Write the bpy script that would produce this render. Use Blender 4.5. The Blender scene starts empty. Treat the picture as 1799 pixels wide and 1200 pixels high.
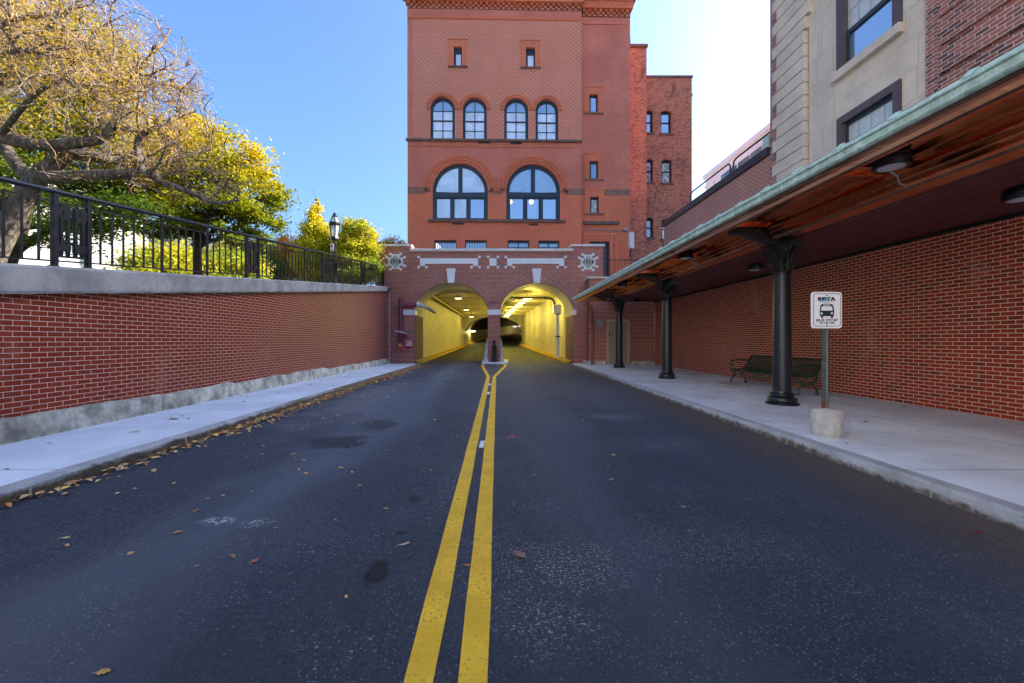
import bpy, bmesh, math, random
import numpy as np
from math import radians as R, sin, cos, pi
from mathutils import Vector, Matrix
from mathutils.geometry import tessellate_polygon
random.seed(7); rng = np.random.default_rng(11)
SC = bpy.context.scene
C = SC.collection

# ------------------------------------------------------------------ camera
F, CX, HY, EYE = 750.0, 875.0, 598.0, 1.24          # photograph pixels, camera height above the sidewalk
cd = bpy.data.cameras.new('camera'); cam = bpy.data.objects.new('camera', cd); C.objects.link(cam)
cam.location = (0, 0, EYE); cam.rotation_euler = (R(90), 0, 0)
cd.sensor_width = 36; cd.lens = F / 1799 * 36
cd.shift_x = (899.5 - CX) / 1799; cd.shift_y = (HY - 600) / 1799
cd.clip_start = 0.05; cd.clip_end = 3000
SC.camera = cam
# ------------------------------------------------------------------ light
SUN_EL, SUN_AZ = 31, 73        # azimuth clockwise from +Y (view direction)
w = bpy.data.worlds.new('World'); SC.world = w; w.use_nodes = True
nt = w.node_tree; bg = nt.nodes['Background']
sky = nt.nodes.new('ShaderNodeTexSky'); sky.sky_type = 'NISHITA'; sky.sun_disc = False
sky.sun_elevation = R(SUN_EL); sky.sun_rotation = R(SUN_AZ)
sky.air_density = 1.0; sky.dust_density = 4.5; sky.ozone_density = 9.0
nt.links.new(sky.outputs[0], bg.inputs[0]); bg.inputs[1].default_value = 0.15
sl = bpy.data.lights.new('sun', 'SUN'); so = bpy.data.objects.new('sun', sl); C.objects.link(so)
sl.energy = 5.0; sl.angle = R(0.5); sl.color = (1, .93, .82)
sd = Vector((sin(R(SUN_AZ)) * cos(R(SUN_EL)), cos(R(SUN_AZ)) * cos(R(SUN_EL)), sin(R(SUN_EL))))
so.rotation_euler = sd.to_track_quat('Z', 'Y').to_euler()
SC.view_settings.view_transform = 'Standard'; SC.view_settings.look = 'None'
SC.view_settings.exposure = 1.6; SC.view_settings.gamma = 1

# ------------------------------------------------------------------ helpers
def P(px, py, Y): return Vector(((px - CX) / F * Y, Y, EYE + (HY - py) / F * Y))
def fx(px, Y): return (px - CX) / F * Y
def fz(py, Y): return EYE + (HY - py) / F * Y

class MB:
    def __init__(s): s.v = []; s.f = []; s.sm = []; s.uv = {}
    def add(s, vs, fs, smooth=False, uv=None):
        b = len(s.v); s.v += [tuple(p) for p in vs]
        for i, f in enumerate(fs):
            if uv: s.uv[len(s.f)] = [uv[k] for k in f]
            s.f.append(tuple(b + k for k in f)); s.sm.append(smooth)
        return s
    def box(s, x0, x1, y0, y1, z0, z1):
        return s.add([(x0,y0,z0),(x1,y0,z0),(x1,y1,z0),(x0,y1,z0),(x0,y0,z1),(x1,y0,z1),(x1,y1,z1),(x0,y1,z1)],
              [(0,3,2,1),(4,5,6,7),(0,1,5,4),(1,2,6,5),(2,3,7,6),(3,0,4,7)])
    def quad(s, a, b, c, d): return s.add([a,b,c,d], [(0,1,2,3)])
    def beam(s, a, b, w, h, up=(0,0,1)):
        a, b = Vector(a), Vector(b); d = (b-a).normalized(); up = Vector(up)
        x = d.cross(up)
        if x.length < 1e-4: x = d.cross(Vector((1,0,0)))
        x.normalize(); y = x.cross(d).normalized()
        q = [x*w/2*i + y*h/2*j for i, j in ((-1,-1),(1,-1),(1,1),(-1,1))]
        return s.add([a+k for k in q]+[b+k for k in q], [(3,2,1,0),(4,5,6,7),(0,1,5,4),(1,2,6,5),(2,3,7,6),(3,0,4,7)])
    def tube(s, pts, r, n=8, cap=True):
        pts = [Vector(p) for p in pts]; rs = r if hasattr(r, '__len__') else [r]*len(pts)
        vs = []; prev = None
        for i, p in enumerate(pts):
            d = (pts[min(i+1,len(pts)-1)] - pts[max(i-1,0)]).normalized()
            if prev is None:
                x = d.cross(Vector((0,0,1)) if abs(d.z) < .9 else Vector((1,0,0))).normalized()
            else:
                x = (prev - d*prev.dot(d)).normalized()
            prev = x; y = d.cross(x)
            for k in range(n):
                a = 2*pi*k/n; vs.append(p + (x*cos(a)+y*sin(a))*rs[i])
        fs = []
        for i in range(len(pts)-1):
            for k in range(n):
                fs.append((i*n+k, i*n+(k+1)%n, (i+1)*n+(k+1)%n, (i+1)*n+k))
        s.add(vs, fs, True)
        if cap:
            b = len(s.v) - len(vs)
            s.f.append(tuple(b+k for k in reversed(range(n)))); s.sm.append(False)
            s.f.append(tuple(b+(len(pts)-1)*n+k for k in range(n))); s.sm.append(False)
        return s
    def lathe(s, prof, c=(0,0,0), n=24, axis='z'):
        vs = []; m = len(prof)
        for (r, z) in prof:
            for k in range(n):
                a = 2*pi*k/n
                p = (r*cos(a), r*sin(a), z) if axis == 'z' else ((r*cos(a), z, r*sin(a)) if axis == 'y' else (z, r*cos(a), r*sin(a)))
                vs.append((c[0]+p[0], c[1]+p[1], c[2]+p[2]))
        fs = [(i*n+k, i*n+(k+1)%n, (i+1)*n+(k+1)%n, (i+1)*n+k) for i in range(m-1) for k in range(n)]
        fs += [tuple(reversed(range(n))), tuple((m-1)*n+k for k in range(n))]
        if axis == 'y': fs = [tuple(reversed(f)) for f in fs]
        return s.add(vs, fs, True)
    def slab(s, O, U, V, outer, holes=(), depth=.3, back=True, front=True):
        """flat wall with holes: O origin, U,V in-plane unit vectors, outward normal U x V; goes back by depth"""
        O, U, V = Vector(O), Vector(U), Vector(V); N = U.cross(V)
        loops = [outer] + list(holes)
        flat = [Vector((a, b, 0)) for L in loops for a, b in L]
        tri = tessellate_polygon([[Vector((a, b, 0)) for a, b in L] for L in loops])
        pf = [O + U*p.x + V*p.y for p in flat]; pb = [p - N*depth for p in pf]
        def area(t): a,b,c = (flat[k] for k in t); return (b-a).cross(c-a).z
        tr = [t if area(t) > 0 else (t[0],t[2],t[1]) for t in tri if abs(area(t)) > 1e-9]
        if front: s.add(pf, tr)
        if back: s.add(pb, [tuple(reversed(t)) for t in tr])
        i = 0
        for li, L in enumerate(loops):
            n = len(L); a2 = sum(L[k][0]*L[(k+1)%n][1]-L[(k+1)%n][0]*L[k][1] for k in range(n))
            ccw = a2 > 0
            for k in range(n):
                a, b = i+k, i+(k+1)%n
                q = [pf[a], pb[a], pb[b], pf[b]]
                if (li == 0) != ccw: q.reverse()
                s.add(q, [(0,1,2,3)])
            i += n
        return s
    def xf(s, M): s.v = [tuple(M @ Vector(p)) for p in s.v]; return s

def meshify(name, mb):
    me = bpy.data.meshes.new(name); me.from_pydata(mb.v, [], mb.f)
    me.polygons.foreach_set('use_smooth', mb.sm)
    V = np.array(mb.v, dtype=np.float64).reshape(-1, 3)
    uvl = me.uv_layers.new(name='UVMap')
    uv = np.zeros((len(me.loops), 2))
    for p in me.polygons:
        ls = p.loop_start; n = p.loop_total
        if p.index in mb.uv: uv[ls:ls+n] = mb.uv[p.index]; continue
        N = p.normal; pts = V[list(p.vertices)]
        if abs(N.z) > .72: uv[ls:ls+n] = pts[:, :2]
        else:
            l = math.hypot(N.x, N.y) or 1
            if abs(N.x) > abs(N.y)*6: t = (0, 1)
            elif abs(N.y) > abs(N.x)*6: t = (1, 0)
            else: t = (-N.y/l, N.x/l)
            uv[ls:ls+n, 0] = pts[:, 0]*t[0]+pts[:, 1]*t[1]; uv[ls:ls+n, 1] = pts[:, 2]
    uvl.data.foreach_set('uv', uv.ravel().astype(np.float32))
    if any(mb.sm): me.set_sharp_from_angle(angle=R(40))
    return me

def wloc(o):
    l = Vector((0,0,0))
    while o: l += o.location; o = o.parent
    return l
def tag(o, label=None, cat=None, group=None, kind=None):
    if label: o['label'] = label
    if cat: o['category'] = cat
    if group: o['group'] = group
    if kind: o['kind'] = kind
    return o
def thing(name, label, cat, loc=(0,0,0), rz=0, group=None):
    o = bpy.data.objects.new(name, None); C.objects.link(o); o.empty_display_size = .2
    o.location = loc; o.rotation_euler = (0, 0, rz)
    return tag(o, label, cat, group)
def obj(name, mb, m, parent=None, world=True, bevel=0, label=None):
    if world:
        if parent is not None: off = wloc(parent)
        else:
            A = np.array(mb.v); lo, hi = A.min(0), A.max(0); off = Vector(((lo[0]+hi[0])/2, (lo[1]+hi[1])/2, lo[2]))
    else: off = Vector((0,0,0))
    me = meshify(name, mb)
    me.transform(Matrix.Translation(-off))
    me.materials.append(m)
    o = bpy.data.objects.new(name, me); C.objects.link(o)
    if parent is not None: o.parent = parent
    else: o.location = off
    if bevel:
        b = o.modifiers.new('bevel', 'BEVEL'); b.width = bevel; b.segments = 2; b.limit_method = 'ANGLE'; b.angle_limit = R(50)
    if label: o['label'] = label
    return o
def npmesh(name, V, Fq, m, parent=None, uv=None, smooth=False):
    me = bpy.data.meshes.new(name)
    V = np.asarray(V, np.float32)
    if parent is not None: V = V - np.array(wloc(parent), np.float32)
    k = Fq.shape[1]
    me.vertices.add(len(V)); me.vertices.foreach_set('co', V.ravel())
    me.loops.add(Fq.size); me.loops.foreach_set('vertex_index', Fq.ravel().astype(np.int32))
    me.polygons.add(len(Fq)); me.polygons.foreach_set('loop_start', (np.arange(len(Fq))*k).astype(np.int32))
    try: me.polygons.foreach_set('loop_total', np.full(len(Fq), k, np.int32))
    except Exception: pass
    if smooth: me.polygons.foreach_set('use_smooth', np.ones(len(Fq), bool))
    if uv is not None:
        l = me.uv_layers.new(name='UVMap'); l.data.foreach_set('uv', np.asarray(uv, np.float32).ravel())
    me.update(calc_edges=True); me.validate()
    me.materials.append(m)
    o = bpy.data.objects.new(name, me); C.objects.link(o)
    if parent is not None: o.parent = parent
    return o
def struct(name, mb, m, **k):
    o = obj(name, mb, m, **k); o['kind'] = 'structure'; return o
def copytree(root, loc, label=None):
    r = root.copy(); C.objects.link(r); r.location = loc
    if label: r['label'] = label
    def rec(src, dst):
        for ch in list(src.children):
            c = ch.copy(); C.objects.link(c); c.parent = dst; rec(ch, c)
    rec(root, r)
    return r
def text(name, body, size, m, parent, M, extr=.002, bold=0, sx=1, align='CENTER', label=None):
    cu = bpy.data.curves.new('t', 'FONT'); cu.body = body; cu.size = size; cu.extrude = extr; cu.offset = bold
    cu.align_x = align; cu.align_y = 'CENTER'; cu.resolution_u = 4
    t = bpy.data.objects.new('t', cu); C.objects.link(t)
    bpy.context.view_layer.update()
    me = bpy.data.meshes.new_from_object(t.evaluated_get(bpy.context.evaluated_depsgraph_get()))
    bpy.data.objects.remove(t); bpy.data.curves.remove(cu)
    me.name = name; me.transform(Matrix.Diagonal((sx,1,1,1))); me.transform(M); me.materials.clear(); me.materials.append(m)
    if parent is not None: me.transform(Matrix.Translation(-wloc(parent)))
    o = bpy.data.objects.new(name, me); C.objects.link(o)
    if parent is not None: o.parent = parent
    return o
FACE = Matrix(((1,0,0,0),(0,0,-1,0),(0,1,0,0),(0,0,0,1)))   # xy-plane drawing stood up, facing the viewer (-Y)

# ------------------------------------------------------------------ materials
class G:
    def __init__(s, name):
        s.m = bpy.data.materials.new(name); s.m.use_nodes = True
        s.t = s.m.node_tree; s.b = s.t.nodes['Principled BSDF']; s.out = s.t.nodes['Material Output']
    def n(s, ty, **k):
        x = s.t.nodes.new(ty)
        for a, b in k.items(): setattr(x, a, b)
        return x
    def set(s, sock, val):
        if val is None: return
        if isinstance(val, bpy.types.NodeSocket): s.t.links.new(val, sock)
        elif hasattr(val, '__len__') and len(val) == 3 and sock.type == 'RGBA': sock.default_value = (*val, 1)
        else: sock.default_value = val
    def P(s, **k):
        for a, b in k.items(): s.set(s.b.inputs[a.replace('_', ' ')], b)
        return s.m
    def co(s, which='Object'): return s.n('ShaderNodeTexCoord').outputs[which]
    def math(s, op, a, b=0.0, c=None, clamp=False):
        x = s.n('ShaderNodeMath', operation=op, use_clamp=clamp); s.set(x.inputs[0], a); s.set(x.inputs[1], b)
        if c is not None: s.set(x.inputs[2], c)
        return x.outputs[0]
    def mix(s, f, a, b, blend='MIX'):
        x = s.n('ShaderNodeMix', data_type='RGBA', blend_type=blend); s.set(x.inputs[0], f); s.set(x.inputs[6], a); s.set(x.inputs[7], b)
        return x.outputs[2]
    def noise(s, vec, scale, detail=4, rough=.55, dist=0):
        x = s.n('ShaderNodeTexNoise'); s.set(x.inputs['Vector'], vec); x.inputs['Scale'].default_value = scale
        x.inputs['Detail'].default_value = detail; x.inputs['Roughness'].default_value = rough; x.inputs['Distortion'].default_value = dist
        return x.outputs['Fac']
    def ramp(s, f, lo, hi, a=0.0, b=1.0, smooth=True):
        x = s.n('ShaderNodeMapRange', interpolation_type='SMOOTHSTEP' if smooth else 'LINEAR'); s.set(x.inputs[0], f)
        for i, q in ((1,lo),(2,hi),(3,a),(4,b)): s.set(x.inputs[i], q)
        return x.outputs[0]
    def cramp(s, f, stops):
        x = s.n('ShaderNodeValToRGB'); s.set(x.inputs[0], f); e = x.color_ramp.elements
        while len(e) < len(stops): e.new(.5)
        for i, (p, c) in enumerate(stops): e[i].position = p; e[i].color = (*c, 1)
        return x.outputs[0]
    def sep(s, vec):
        x = s.n('ShaderNodeSeparateXYZ'); s.set(x.inputs[0], vec); return x.outputs
    def comb(s, a, b, c=0.0):
        x = s.n('ShaderNodeCombineXYZ'); s.set(x.inputs[0], a); s.set(x.inputs[1], b); s.set(x.inputs[2], c); return x.outputs[0]
    def vscale(s, vec, sc):
        x = s.n('ShaderNodeVectorMath', operation='MULTIPLY'); s.set(x.inputs[0], vec); x.inputs[1].default_value = sc; return x.outputs[0]
    def bump(s, h, dist=.01, strength=1, normal=None):
        x = s.n('ShaderNodeBump'); x.inputs['Strength'].default_value = strength; x.inputs['Distance'].default_value = dist
        s.set(x.inputs['Height'], h)
        if normal: s.set(x.inputs['Normal'], normal)
        return x.outputs[0]

def plain(name, col, rough=.6, metal=0, var=.12, scale=6, bump=0, spec=.5, coat=0):
    g = G(name); co = g.co()
    n = g.noise(co, scale, 5)
    c = g.mix(g.ramp(n, .3, .7), tuple(x*(1-var) for x in col), tuple(min(1, x*(1+var)) for x in col))
    k = dict(Base_Color=c, Roughness=g.ramp(n, .2, .8, rough*.85, min(1, rough*1.15)), Metallic=float(metal), Specular_IOR_Level=spec)
    if coat: k['Coat_Weight'] = coat
    if bump: k['Normal'] = g.bump(g.noise(co, scale*6, 6), bump)
    return g.P(**k)

def brick(name, c1, c2, mortar, bw=.203, rh=.0677, ms=.0055, rough=.75, stain=.25, dots=None, header=None, spec=.35, bump=.006, grime=None, dark=None, base=None):
    g = G(name); uv = g.co('UV'); ob = g.co()
    b = g.n('ShaderNodeTexBrick'); g.set(b.inputs['Vector'], uv)
    b.inputs['Scale'].default_value = 1; b.inputs['Mortar Size'].default_value = ms; b.inputs['Mortar Smooth'].default_value = .02
    b.inputs['Brick Width'].default_value = bw; b.inputs['Row Height'].default_value = rh; b.inputs['Bias'].default_value = -.1
    g.set(b.inputs['Color1'], (0.,0.,0.)); g.set(b.inputs['Color2'], (1.,1.,1.)); g.set(b.inputs['Mortar'], (.5,.5,.5))
    rnd = g.math('MULTIPLY', b.outputs['Color'], 1.0)
    fine = g.noise(uv, 40, 5, .7)
    col = g.mix(rnd, c1, c2)
    if dark: col = g.mix(g.math('MULTIPLY', g.ramp(g.math('ADD', rnd, g.math('MULTIPLY', g.noise(ob, .9, 3), .9)), 1.0, 1.25), .8), col, dark)
    col = g.mix(g.ramp(fine, .35, .75, 0, .35), col, tuple(x*.55 for x in c1))
    if dots:
        x, y, z = g.sep(uv)
        row = g.math('FLOOR', g.math('DIVIDE', y, rh*2))
        par = g.math('MODULO', g.math('ABSOLUTE', row), 2)
        fu = g.math('FRACT', g.math('ADD', g.math('DIVIDE', x, .34), g.math('MULTIPLY', par, .5)))
        fv = g.math('FRACT', g.math('DIVIDE', y, rh*2))
        d = g.math('MULTIPLY', g.math('LESS_THAN', fu, .34), g.math('LESS_THAN', fv, .5))
        d = g.math('MULTIPLY', d, g.ramp(g.noise(ob, .8, 2), .3, .6, .45, 1))
        col = g.mix(d, col, dots)
    if header:
        x, y, z = g.sep(uv)
        row = g.math('FLOOR', g.math('DIVIDE', y, rh)); par = g.math('MODULO', g.math('ABSOLUTE', row), 2)
        fu = g.math('FRACT', g.math('ADD', g.math('DIVIDE', x, bw), g.math('MULTIPLY', par, .5)))
        fv = g.math('FRACT', g.math('DIVIDE', y, rh))
    mcol = g.mix(g.noise(uv, 9, 3), tuple(x*.88 for x in mortar), mortar)
    col = g.mix(b.outputs['Fac'], col, mcol)
    big = g.ramp(g.noise(ob, .35, 5, .6), .35, .7)
    col = g.mix(g.math('MULTIPLY', big, stain), col, tuple(x*.55 for x in c2))
    if base:
        zz_ = g.sep(ob)[2]; nb_ = g.noise(g.vscale(ob, (1, 1, .6)), 1.4, 6, .7)
        col = g.mix(g.math('MULTIPLY', g.ramp(nb_, .56, .72), .35), col, base)
        col = g.mix(g.math('MULTIPLY', g.ramp(g.noise(ob, 14, 4, .8), .66, .72), .4), col, (.8,.66,.55))
    if grime: col = g.mix(g.math('MULTIPLY', g.ramp(g.noise(g.vscale(ob, (1.2, 1.2, .5)), 1.1, 6, .7), .52, .68), .75), col, grime)
    h = g.math('SUBTRACT', g.math('MULTIPLY', fine, .35), b.outputs['Fac'])
    return g.P(Base_Color=col, Roughness=g.ramp(fine, .3, .7, rough-.1, rough+.1), Normal=g.bump(h, bump), Specular_IOR_Level=spec)

M = {}
M['brick_left'] = brick('glazed_red_brick', (.27,.028,.006), (.20,.021,.005), (.84,.64,.52), ms=.0037, bump=.003, rough=.5, stain=.15, base=(.40,.20,.14))
M['brick_right'] = brick('red_brick_under_canopy', (.50,.048,.010), (.36,.036,.009), (.98,.80,.58), dark=(.22,.03,.012), ms=.0054, bump=.003, rough=.6, stain=.2, base=(.62,.36,.26))
M['brick_portal'] = brick('portal_brick', (.46,.072,.030), (.32,.050,.025), (.92,.72,.58), dark=(.16,.04,.03), bw=.203, ms=.0066, rough=.65, stain=.2)
M['brick_jamb'] = brick('worn_jamb_brick', (.20,.09,.05), (.12,.055,.035), (.40,.33,.27), ms=.009, rough=.75, stain=.3, grime=(.36,.30,.24))
M['brick_arch'] = brick('voussoir_brick', (.46,.092,.050), (.28,.056,.036), (.86,.70,.60), bw=.21, rh=.072, ms=.0072, rough=.65)
M['brick_red'] = brick('orange_red_brick', (.86,.185,.062), (.72,.145,.052), (.80,.40,.28), bw=.21, ms=.006, stain=.3)
M['brick_dots'] = brick('patterned_red_brick', (.86,.27,.14), (.76,.225,.115), (.74,.42,.32), bw=.21, ms=.006, dots=(.42,.12,.08), stain=.2)
M['brick_bay'] = brick('plum_red_brick', (.78,.165,.078), (.62,.12,.062), (.86,.46,.36), bw=.21, ms=.0075, stain=.4)
M['brick_wing'] = brick('weathered_brick', (.66,.22,.11), (.50,.15,.08), (.52,.32,.24), bw=.21, ms=.007, stain=.35, grime=(.10,.05,.04), dark=(.07,.03,.028))
M['brick_upper'] = brick('upper_wall_brick', (.40,.085,.048), (.26,.058,.038), (.82,.66,.56), ms=.0075, rough=.7, stain=.2)
M['brick_plum'] = brick('plum_clinker_brick', (.40,.125,.085), (.22,.075,.068), (.66,.54,.44), bw=.215, rh=.072, ms=.0065, rough=.7, dark=(.05,.028,.035))

def conc(name, col, patch=.25, scale=2.5, rough=.85, rust=0, streak=False, bump=.004):
    g = G(name); co = g.co()
    a = g.noise(co, scale, 8, .68); f = g.noise(co, scale*22, 6, .75)
    c = g.mix(g.ramp(a, .32, .68), tuple(x*(1-patch) for x in col), tuple(min(1,x*(1+patch*.6)) for x in col))
    c = g.mix(g.ramp(f, .4, .75, 0, .4), c, tuple(x*.6 for x in col))
    if streak:
        s_ = g.noise(g.vscale(co, (7,7,.9)), 1.0, 5, .6)
        c = g.mix(g.ramp(s_, .52, .68, 0, .6), c, tuple(x*.35 for x in col))
        c = g.mix(g.ramp(g.noise(co, 5, 6, .75), .6, .66, 0, .5), c, tuple(min(1,x*1.7) for x in col))
    if rust: c = g.mix(g.ramp(g.noise(co, 3.2, 5, .7), .5, .68, 0, rust), c, (.16,.10,.035))
    return g.P(Base_Color=c, Roughness=rough, Normal=g.bump(g.math('ADD', f, g.math('MULTIPLY', a, .8)), bump), Specular_IOR_Level=.3)
M['cap'] = conc('cap_stone', (.40,.38,.35), .35, 1.6, bump=.006)
M['footing'] = conc('stained_footing', (.78,.72,.61), .6, 2.6, streak=True, rust=.25, bump=.05)
M['curb'] = conc('granite_curb', (.30,.26,.20), .55, 5, rust=.8, bump=.012)
M['coping'] = conc('limestone_coping', (.78,.72,.63), .12, 2)
M['tile'] = plain('white_glazed_tile', (.80,.79,.78), .35, var=.04, scale=2)
M['diamond'] = conc('grey_diamond_stone', (.46,.46,.40), .2, 6)
M['tan'] = conc('tan_cast_stone', (.66,.54,.42), .14, 1.1, streak=False)
M['brownstone'] = conc('brownstone', (.20,.12,.085), .3, 3)
M['belt'] = conc('brownstone_belt', (.30,.16,.11), .25, 2)
M['cream'] = conc('cream_painted_concrete', (.72,.68,.58), .12, 1.2, rough=.6, bump=.01)
M['tunnelwall'] = conc('painted_tunnel_wall', (.74,.70,.52), .18, 1.6, rough=.55, bump=.01)
M['ceil'] = conc('painted_tunnel_ceiling', (.66,.60,.38), .2, 1.5, rough=.7)
M['vault'] = conc('unlit_vault', (.09,.075,.06), .4, 1.2)  # darkness of the unlit vault put into its colour
M['yellowkerb'] = conc('yellow_kerb_paint', (.66,.42,.05), .25, 3)
M['whitebarrier'] = conc('white_barrier_paint', (.66,.66,.66), .12, 3)
M['sealant'] = plain('pale_joint', (.62,.56,.50), .8)
M['post_base'] = conc('speckled_concrete', (.80,.75,.69), .22, 9, bump=.02)
M['iron'] = plain('black_painted_iron', (.018,.018,.020), .38, var=.25, scale=9, spec=.5)
M['ironrail'] = plain('satin_black_rail', (.020,.021,.026), .3, var=.2)
M['column'] = plain('dark_blue_black_paint', (.014,.020,.026), .33, var=.3, scale=14, bump=.0015, spec=.6)
g = G('dark_iron_with_worn_gilding'); co = g.co()
f = g.noise(co, 38, 4, .7)
M['capital'] = g.P(Base_Color=g.mix(g.ramp(f, .56, .68), (.013,.015,.016), (.16,.11,.055)), Roughness=.4, Normal=g.bump(g.noise(co, 30, 4), .008))
M['frame'] = plain('navy_window_frame', (.018,.030,.048), .4, var=.1)
M['brownframe'] = plain('plum_brown_frame', (.085,.058,.055), .5, var=.15)
M['black'] = plain('matt_black', (.012,.012,.013), .5)
M['coping_metal'] = plain('black_metal_coping', (.022,.024,.032), .35)
M['maroon'] = plain('maroon_boards', (.14,.030,.034), .5, var=.15, scale=3)
M['door'] = plain('tan_painted_door', (.40,.30,.20), .5, var=.06)
M['doorframe'] = plain('cream_door_frame', (.55,.46,.33), .55, var=.06)
M['galv'] = plain('galvanised_metal', (.30,.31,.33), .45, metal=.5)
M['whitemetal'] = plain('white_metal', (.72,.72,.70), .45)
M['benchgreen'] = plain('dark_green_enamel', (.010,.055,.036), .22, var=.15, spec=.7, coat=.4)
M['postgreen'] = plain('weathered_green_post', (.075,.095,.080), .55, var=.25, scale=12)
M['rust'] = plain('rusty_metal', (.17,.07,.035), .8)
M['signwhite'] = plain('white_sign_face', (.93,.93,.95), .4, var=.02)
M['signblack'] = plain('black_sign_ink', (.010,.013,.018), .5)
M['signteal'] = plain('dark_teal_ink', (.006,.030,.036), .5)
M['signblue'] = plain('sky_blue_ink', (.10,.40,.62), .5)
M['signgold'] = plain('dark_olive_ink', (.055,.050,.020), .5)
M['red'] = plain('red_sign_paint', (.62,.012,.016), .4)
M['purple'] = plain('maroon_pipe_paint', (.22,.050,.075), .45, var=.15)
M['brass'] = plain('brass', (.55,.33,.10), .35, metal=.8)
M['downspout'] = plain('brown_copper_pipe', (.36,.15,.08), .45, metal=.7)
M['numeral'] = plain('green_black_numeral', (.035,.055,.045), .5)
M['pink'] = plain('pink_spray_paint', (.75,.10,.16), .8)
M['pale'] = plain('pale_paint', (.70,.70,.68), .7, var=.05)
# copper
g = G('new_copper'); co = g.co()
wv = g.noise(co, 2.2, 3, .5, .6); f = g.noise(co, 1.1, 5, .6); sc_ = g.noise(g.vscale(co, (1, .5, 1)), 14, 4, .7, 1.5)
cc_ = g.mix(g.ramp(f, .35, .7), (.84,.34,.15), (.96,.52,.28))
cc_ = g.mix(g.ramp(sc_, .58, .8, 0, .35), cc_, (.55,.22,.09))
M['copper'] = g.P(Base_Color=cc_, Metallic=1.0, Roughness=g.ramp(f, .3, .7, .11, .24), Normal=g.bump(wv, .03, .45))
g = G('verdigris'); co = g.co()
st = g.noise(g.vscale(co, (1, 3.0, 1)), 3, 6, .7); f = g.noise(co, 14, 5, .7)
c = g.mix(g.ramp(st, .35, .7), (.33,.45,.38), (.54,.70,.60))
c = g.mix(g.ramp(f, .57, .68, 0, .8), c, (.07,.08,.065))
M['verdigris'] = g.P(Base_Color=c, Roughness=.75)
# glass: pane in front of pale blinds or a dark room, with a real sky reflection
def glass(name, behind, refl=.25, var=.15, sc=1.2):
    g = G(name); co = g.co()
    n = g.noise(co, sc, 2)
    g.P(Base_Color=g.mix(g.ramp(n, .3, .7), tuple(x*(1-var) for x in behind), tuple(min(1,x*(1+var)) for x in behind)), Roughness=.6)
    gl = g.n('ShaderNodeBsdfGlossy'); gl.inputs['Roughness'].default_value = .02; gl.inputs['Color'].default_value = (.9,.95,1,1)
    g.set(gl.inputs['Normal'], g.bump(g.noise(co, .9, 1), .01))
    lw = g.n('ShaderNodeLayerWeight'); lw.inputs[0].default_value = .35
    mx = g.n('ShaderNodeMixShader'); g.set(mx.inputs[0], g.math('ADD', g.math('MULTIPLY', lw.outputs['Fresnel'], .6), refl, clamp=True))
    g.t.links.new(g.b.outputs[0], mx.inputs[1]); g.t.links.new(gl.outputs[0], mx.inputs[2]); g.t.links.new(mx.outputs[0], g.out.inputs[0])
    return g.m
M['pane_blind'] = glass('glass_over_blind', (.85,.86,.86), .2)
M['pane_big'] = glass('glass_over_roller_shade', (.66,.78,.80), .2)
M['pane_open'] = glass('glass_over_pale_room', (.20,.27,.31), .36)
M['pane_dark'] = glass('glass_over_dark_room', (.03,.045,.06), .30)
M['pane_paper'] = glass('glass_over_papers', (.45,.43,.36), .08, .4, 5)
M['pane_blue'] = glass('glass_reflecting_sky', (.16,.21,.30), .50)
M['pane_lead'] = glass('textured_leaded_glass', (.50,.48,.40), .06, .08, 9)
M['pane_rail'] = glass('green_rail_glass', (.22,.30,.29), .2)
def emis(name, col, st):
    g = G(name); return g.P(Base_Color=col, Emission_Color=(*col, 1), Emission_Strength=st)
M['lamp_glow'] = emis('warm_lamp_glow', (1,.86,.5), 1.2)
M['tube_glow'] = emis('tube_lamp_glow', (1,.90,.5), .9)
M['globe'] = emis('room_globe', (1,.83,.55), .32)
M['lens'] = plain('frosted_lens', (.62,.58,.66), .4, var=.04)
M['white_glow'] = emis('strip_glow', (1,.92,.8), .5)
# ================================================================== SETTING
WL, WR = -5.90, 8.0            # left footing face, right wall face
CL, CR = -4.05, 3.75           # kerb faces
YF = 23.0                      # tunnel portal plane
def zr(y):                     # road height
    if y <= 23: return -.145 + .0063*y
    return min(.022*(y-23), .022*29) if y <= 52 else .638 + .045*(y-52)
def strip(sections, cols, zoff=0.0):
    """sections: list of (left point, right point); cols across"""
    mb = MB(); vs = []
    for a, b in sections:
        for i in range(cols+1): vs.append(Vector(a).lerp(Vector(b), i/cols) + Vector((0,0,zoff)))
    fs = [(j*(cols+1)+i, j*(cols+1)+i+1, (j+1)*(cols+1)+i+1, (j+1)*(cols+1)+i) for j in range(len(sections)-1) for i in range(cols)]
    return mb.add(vs, fs)
# tunnel beyond the inner arch: left wall line, bending right and climbing
LW = [(-4.495,25.56,.05), (-4.25,40,.36), (-4.1,52,.638), (-3.5,62,.98), (-2.1,72,1.35), (.2,82,1.95), (4.2,92,2.9), (10,101,3.9), (19,109,4.9)]
RW = [(4.04,25.56,.05), (3.5,38,.33), (2.95,52,.638), (3.6,60,.98), (4.9,67,1.35), (7.2,74,1.95), (11,81,2.9), (16,87,3.9), (24,93,4.9)]

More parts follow.
